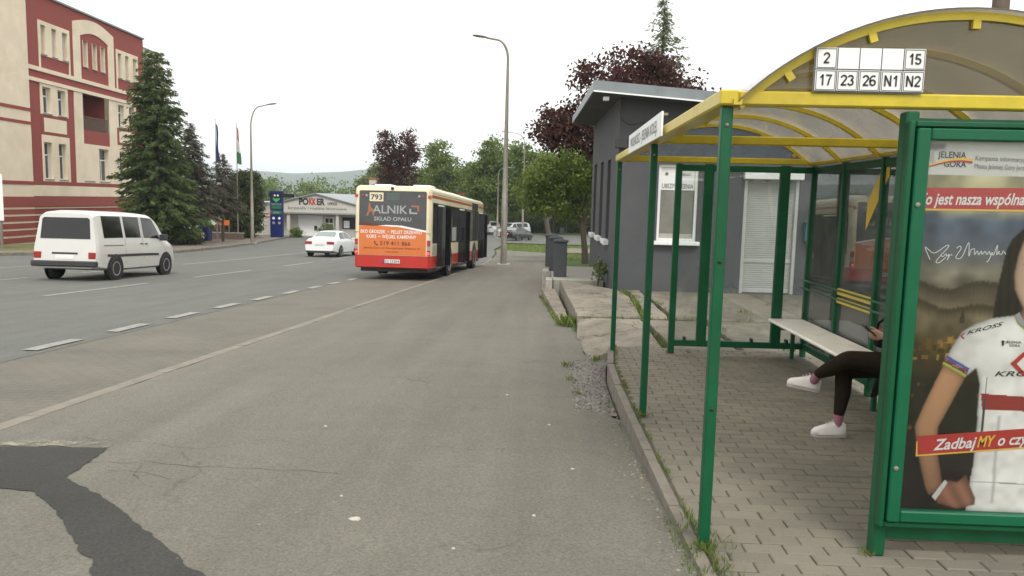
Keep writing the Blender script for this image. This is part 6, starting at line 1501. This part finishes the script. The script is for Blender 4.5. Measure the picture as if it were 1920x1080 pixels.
UB = [('dark undergrowth bush behind the black car', (-5.0, 116), 3.6), ('broad bush left of the leaning trunk', (-.8, 118), 3.8), ('broad bush right of the leaning trunk', (2.6, 120), 4.2), ('broad bush behind the slim post', (6.2, 121), 4.4), ('bush at the edge of the kiosk wall', (10.2, 119), 4.6), ('low bush behind the yellow building', (-12.5, 121), 4.2), ('low bush behind the red roofed house', (-26.5, 124), 4.2)]
for i, (lab, (x, y), h) in enumerate(UB):
    broadleaf('bush', lab, (x, y, zr(y)-.1), [(0, 0, h*.45, 2.8, 1.6, h*.5), (-1.6, .2, h*.35, 1.5, 1.2, h*.35), (1.7, 0, h*.38, 1.6, 1.2, h*.38)], M['wood'], 260, 36, .34, .34, 90+i, (.12, .8), 4, 'undergrowth along the woods', 'bush')
lt = thing('leaning_tree', 'dark leaning trunk in front of the woods', 'tree', (.6, 104, zr(104)-.1))
MB().tube([(.3, 0, 0), (-.15, 0, 2.2), (-.8, 0, 5.0), (-1.2, 0, 7.5)], [.42, .36, .26, .14], 10).build('trunk', M['bark'], lt, smooth=True)
MB().tube([(-.1, 0, 1.9), (.9, 0, 3.0), (1.6, 0, 4.6), (1.9, 0, 7.0)], [.24, .2, .15, .08], 8).build('limbs', M['bark'], lt, smooth=True)
rs = np.random.RandomState(77); P, _ = cloud([(-1.0, 0, 7.6, 2.2, 1.6, 1.5), (1.6, 0, 7.2, 1.8, 1.5, 1.4), (0, 0, 8.6, 2.0, 1.6, 1.2)], 150, 30, .38, rs, .3)
leaf_mesh('crown', P, rs.randn(len(P), 3), .28*rs.uniform(.7, 1.4, len(P)), .17*rs.uniform(.7, 1.3, len(P)), rs, M['wood'], lt)
SHR = [('clipped green shrub left of the blue container', (-25.5, 54.0), 1.5, 'maple', 1.3), ('darker low shrub under the tall spruce', (-24.9, 53.0), .9, 'thuja', 1.2), ('potted shrub before the showroom entrance', (-24.9, 77.6), 1.0, 'maple', .6), ('rounded yellow green shrub at the showroom window', (-21.9, 77.4), 1.5, 'pale', .8), ('dusty shrub beneath the brown spruces', (-29.6, 57.5), 1.2, 'dryspruce', 1.2)]
for i, (lab, (x, y), h, mm, r) in enumerate(SHR):
    broadleaf('shrub', lab, (x, y, zr(y)-.05), [(0, 0, h*.55, r, r*.8, h*.5), (r*.4, 0, h*.45, r*.6, r*.6, h*.4)], M[mm], 70, 30, .14, .13, 120+i, (.05, .3), 3, 'shrubs across the road', 'shrub')
kp = broadleaf('leafy_plant', 'grey green weed growing at the kiosk corner by the landing', (1.34, 18.1, -.16), [(0, 0, .28, .16, .18, .26), (.04, .1, .45, .10, .12, .2)], M['pale'], 26, 14, .06, .07, 140, (.012, .1), 3, cat='plant')
# far woods: one mass
rs = np.random.RandomState(5); bl = []
for i in range(70):
    x = rs.uniform(-150, 40); y = rs.uniform(215, 300); h = rs.uniform(5, 10.5)*(1.15 if -85 < x < -60 else .85); bl.append((x, y, -3+h*.5, rs.uniform(3, 6), 4, h*.5))
P, _ = cloud(bl, 1500, 26, 1.1, rs, .4)
o = leaf_mesh('far_woods', P, rs.randn(len(P), 3), .9*rs.uniform(.7, 1.4, len(P)), .6*rs.uniform(.7, 1.3, len(P)), rs, M['wood'], None); tag(o, 'hazy far woods below the hills', 'woods', kind='stuff')
# hills
mb = MB(); vs = []; xs = [-3900+i*65 for i in range(121)]; rows = [(1500, 0), (1750, .28), (2000, .55), (2250, .85), (2450, 1.0), (2700, .8), (3200, .4), (3700, 0)]
for y, f in rows:
    for x in xs:
        rh = 82+34*noise.noise(Vector((x/620, 1.3, 0)))+9*noise.noise(Vector((x/140, y/300, 2)))
        rh *= 1.0+.10*ss(-1500, -700, x)-.45*ss(-900, -1900, x); vs.append((x, y+80*noise.noise(Vector((x/400, y/500, 5))), -3.5+rh*f*(1+.12*noise.noise(Vector((x/180, y/200, 8)))) if f else -5))
n = len(xs); mb.add(vs, [(j*n+i, j*n+i+1, (j+1)*n+i+1, (j+1)*n+i) for j in range(len(rows)-1) for i in range(n-1)])
struct(mb.build('hills', M['hill'], None, W=True, smooth=True))
# weeds and grass tufts in the joints
rs = np.random.RandomState(21); P, D, Ls = [], [], []
def tuft(x, y, z, r, hgt, n):
    for _ in range(n):
        a, q = rs.rand()*2*PI, rs.rand()**.6*r; l_ = hgt*rs.uniform(.4, 1.1); dd = np.array([rs.randn()*.45, rs.randn()*.45, 1.0]); P.append(np.array([x+q*math.cos(a), y+q*math.sin(a), z])+dd*l_*.42); D.append(dd); Ls.append(l_)
for x, y, r, hgt, n in ((.86, 3.74, .05, .07, 60), (.80, 3.74, .04, .05, 25), (1.66, 3.76, .04, .05, 30), (.85, 6.15, .04, .07, 50), (1.5, 8.9, .03, .06, 20), (2.4, 8.98, .03, .05, 20), (1.75, 8.97, .03, .05, 20)): tuft(x, y, 0, r, hgt, n)
y = 2.4
while y < 9.2:
    k = lerp(KX, y); m_ = .5+noise.noise(Vector((y*2.3, 0, 0)))*1.4+(.8 if y < 4 else 0)
    if m_ > .35: tuft(k+.055+rs.uniform(-.006, .012), y, -.004, .02, .035+.03*m_*rs.rand(), int(5+9*m_*rs.rand()))
    if y < 4.1:
        tuft(k+.10+.05*rs.randn(), y, 0, .05, .05, 12); tuft(k-.02+.05*rs.randn(), y, .01, .04, .06*rs.rand()+.02, 12)
    if m_ > .5: tuft(k-.06, y, zp(k, y)+.02, .025, .04, int(6*m_))
    y += .05
for _ in range(46):
    p = PAVE[rs.randint(len(PAVE))]
    if p[2] < 6.5 and p[0] < 2.6: tuft(p[1]+.003, p[2]+rs.rand()*.1, -.01, .007, .022, 7)
for x, y, r, hgt, n in ((.50, 12.55, .16, .24, 130), (.62, 12.0, .10, .14, 80), (.35, 12.7, .08, .14, 60), (.33, 9.0, .05, .09, 40), (.36, 8.2, .05, .07, 30), (.40, 7.5, .05, .06, 25), (.74, 7.1, .06, .06, 40), (.70, 9.4, .06, .1, 40)): tuft(x, y, zp(x, y)+.03, r, hgt, n)
for _ in range(60):
    f = rs.rand(); tuft(lerp([(12.3, 1.67), (15, 1.80), (16.5, 1.74)], 12.3+4.2*f)+rs.randn()*.05, 12.3+4.2*f, sz(1.7, 12.3+4.2*f)-.06, .06, .13, 10)
for _ in range(45):
    f = rs.rand(); tuft(.6+2.2*f, 12.26+rs.randn()*.03, sz(1, 12.3)-.06, .04, .10, 6)
    tuft(1.63+rs.randn()*.04, 9.5+2.7*f, sz(1, 10)-.08, .05, .10, 5)
for x, y in ((2.12, 13.0), (2.15, 14.2), (2.4, 12.25), (3.3, 12.25), (3.5, 13.3), (2.6, 11.2), (4.1, 16.45), (4.3, 14.4), (3.1, 9.6)): tuft(x, y, sz(x, y)-.02, .14, .09, 40)
for _ in range(50): 
    f = rs.rand(); yy = 12.9+5.2*f; tuft(lerp([(12.8, .34), (18.4, .02)], yy)-.04, yy, zp(.2, yy)+.03, .04, .10, 7)
Ls = np.array(Ls); o = leaf_mesh('weeds', P, D, Ls, np.maximum(Ls*.13, .004), rs, M['weed'], None, .1); tag(o, 'weeds and grass tufts in the joints of kerb and paving', 'weeds', kind='stuff')
# taller grass on the verge beyond the footway
rs = np.random.RandomState(31); P, D, Ls = [], [], []
for _ in range(9000):
    x, y = rs.uniform(-3.6, 5.5), rs.uniform(47, 78)
    if x < lerp([(47, 1.2), (57, .4), (60, -3.0), (78, -3.3)], y) or (y > 59.5 and y < 70.5 and x > .8): continue
    l_ = rs.uniform(.08, .22); dd = np.array([rs.randn()*.5, rs.randn()*.5, 1]); P.append(np.array([x, y, zr(y)-.12])+dd*l_*.45); D.append(dd); Ls.append(l_)
Ls = np.array(Ls); o = leaf_mesh('verge_grass', P, D, Ls, Ls*.18, rs, M['weed'], None, .1); tag(o, 'unmown grass on the verge beyond the footway', 'grass', kind='stuff')
# ------------------------------------------------------------------ haze
hz = MB().box(-4300, 4300, -450, 4300, -7, 160).build('haze', M['white'], None, W=True); hz['kind'] = 'stuff'
t = NT('haze_air'); pv = t.n('ShaderNodeVolumePrincipled'); pv.inputs['Color'].default_value = (.84, .92, 1, 1); pv.inputs['Density'].default_value = .00032
t.l(pv.outputs[0], t.out.inputs['Volume']); hz.data.materials.clear(); hz.data.materials.append(t.m)
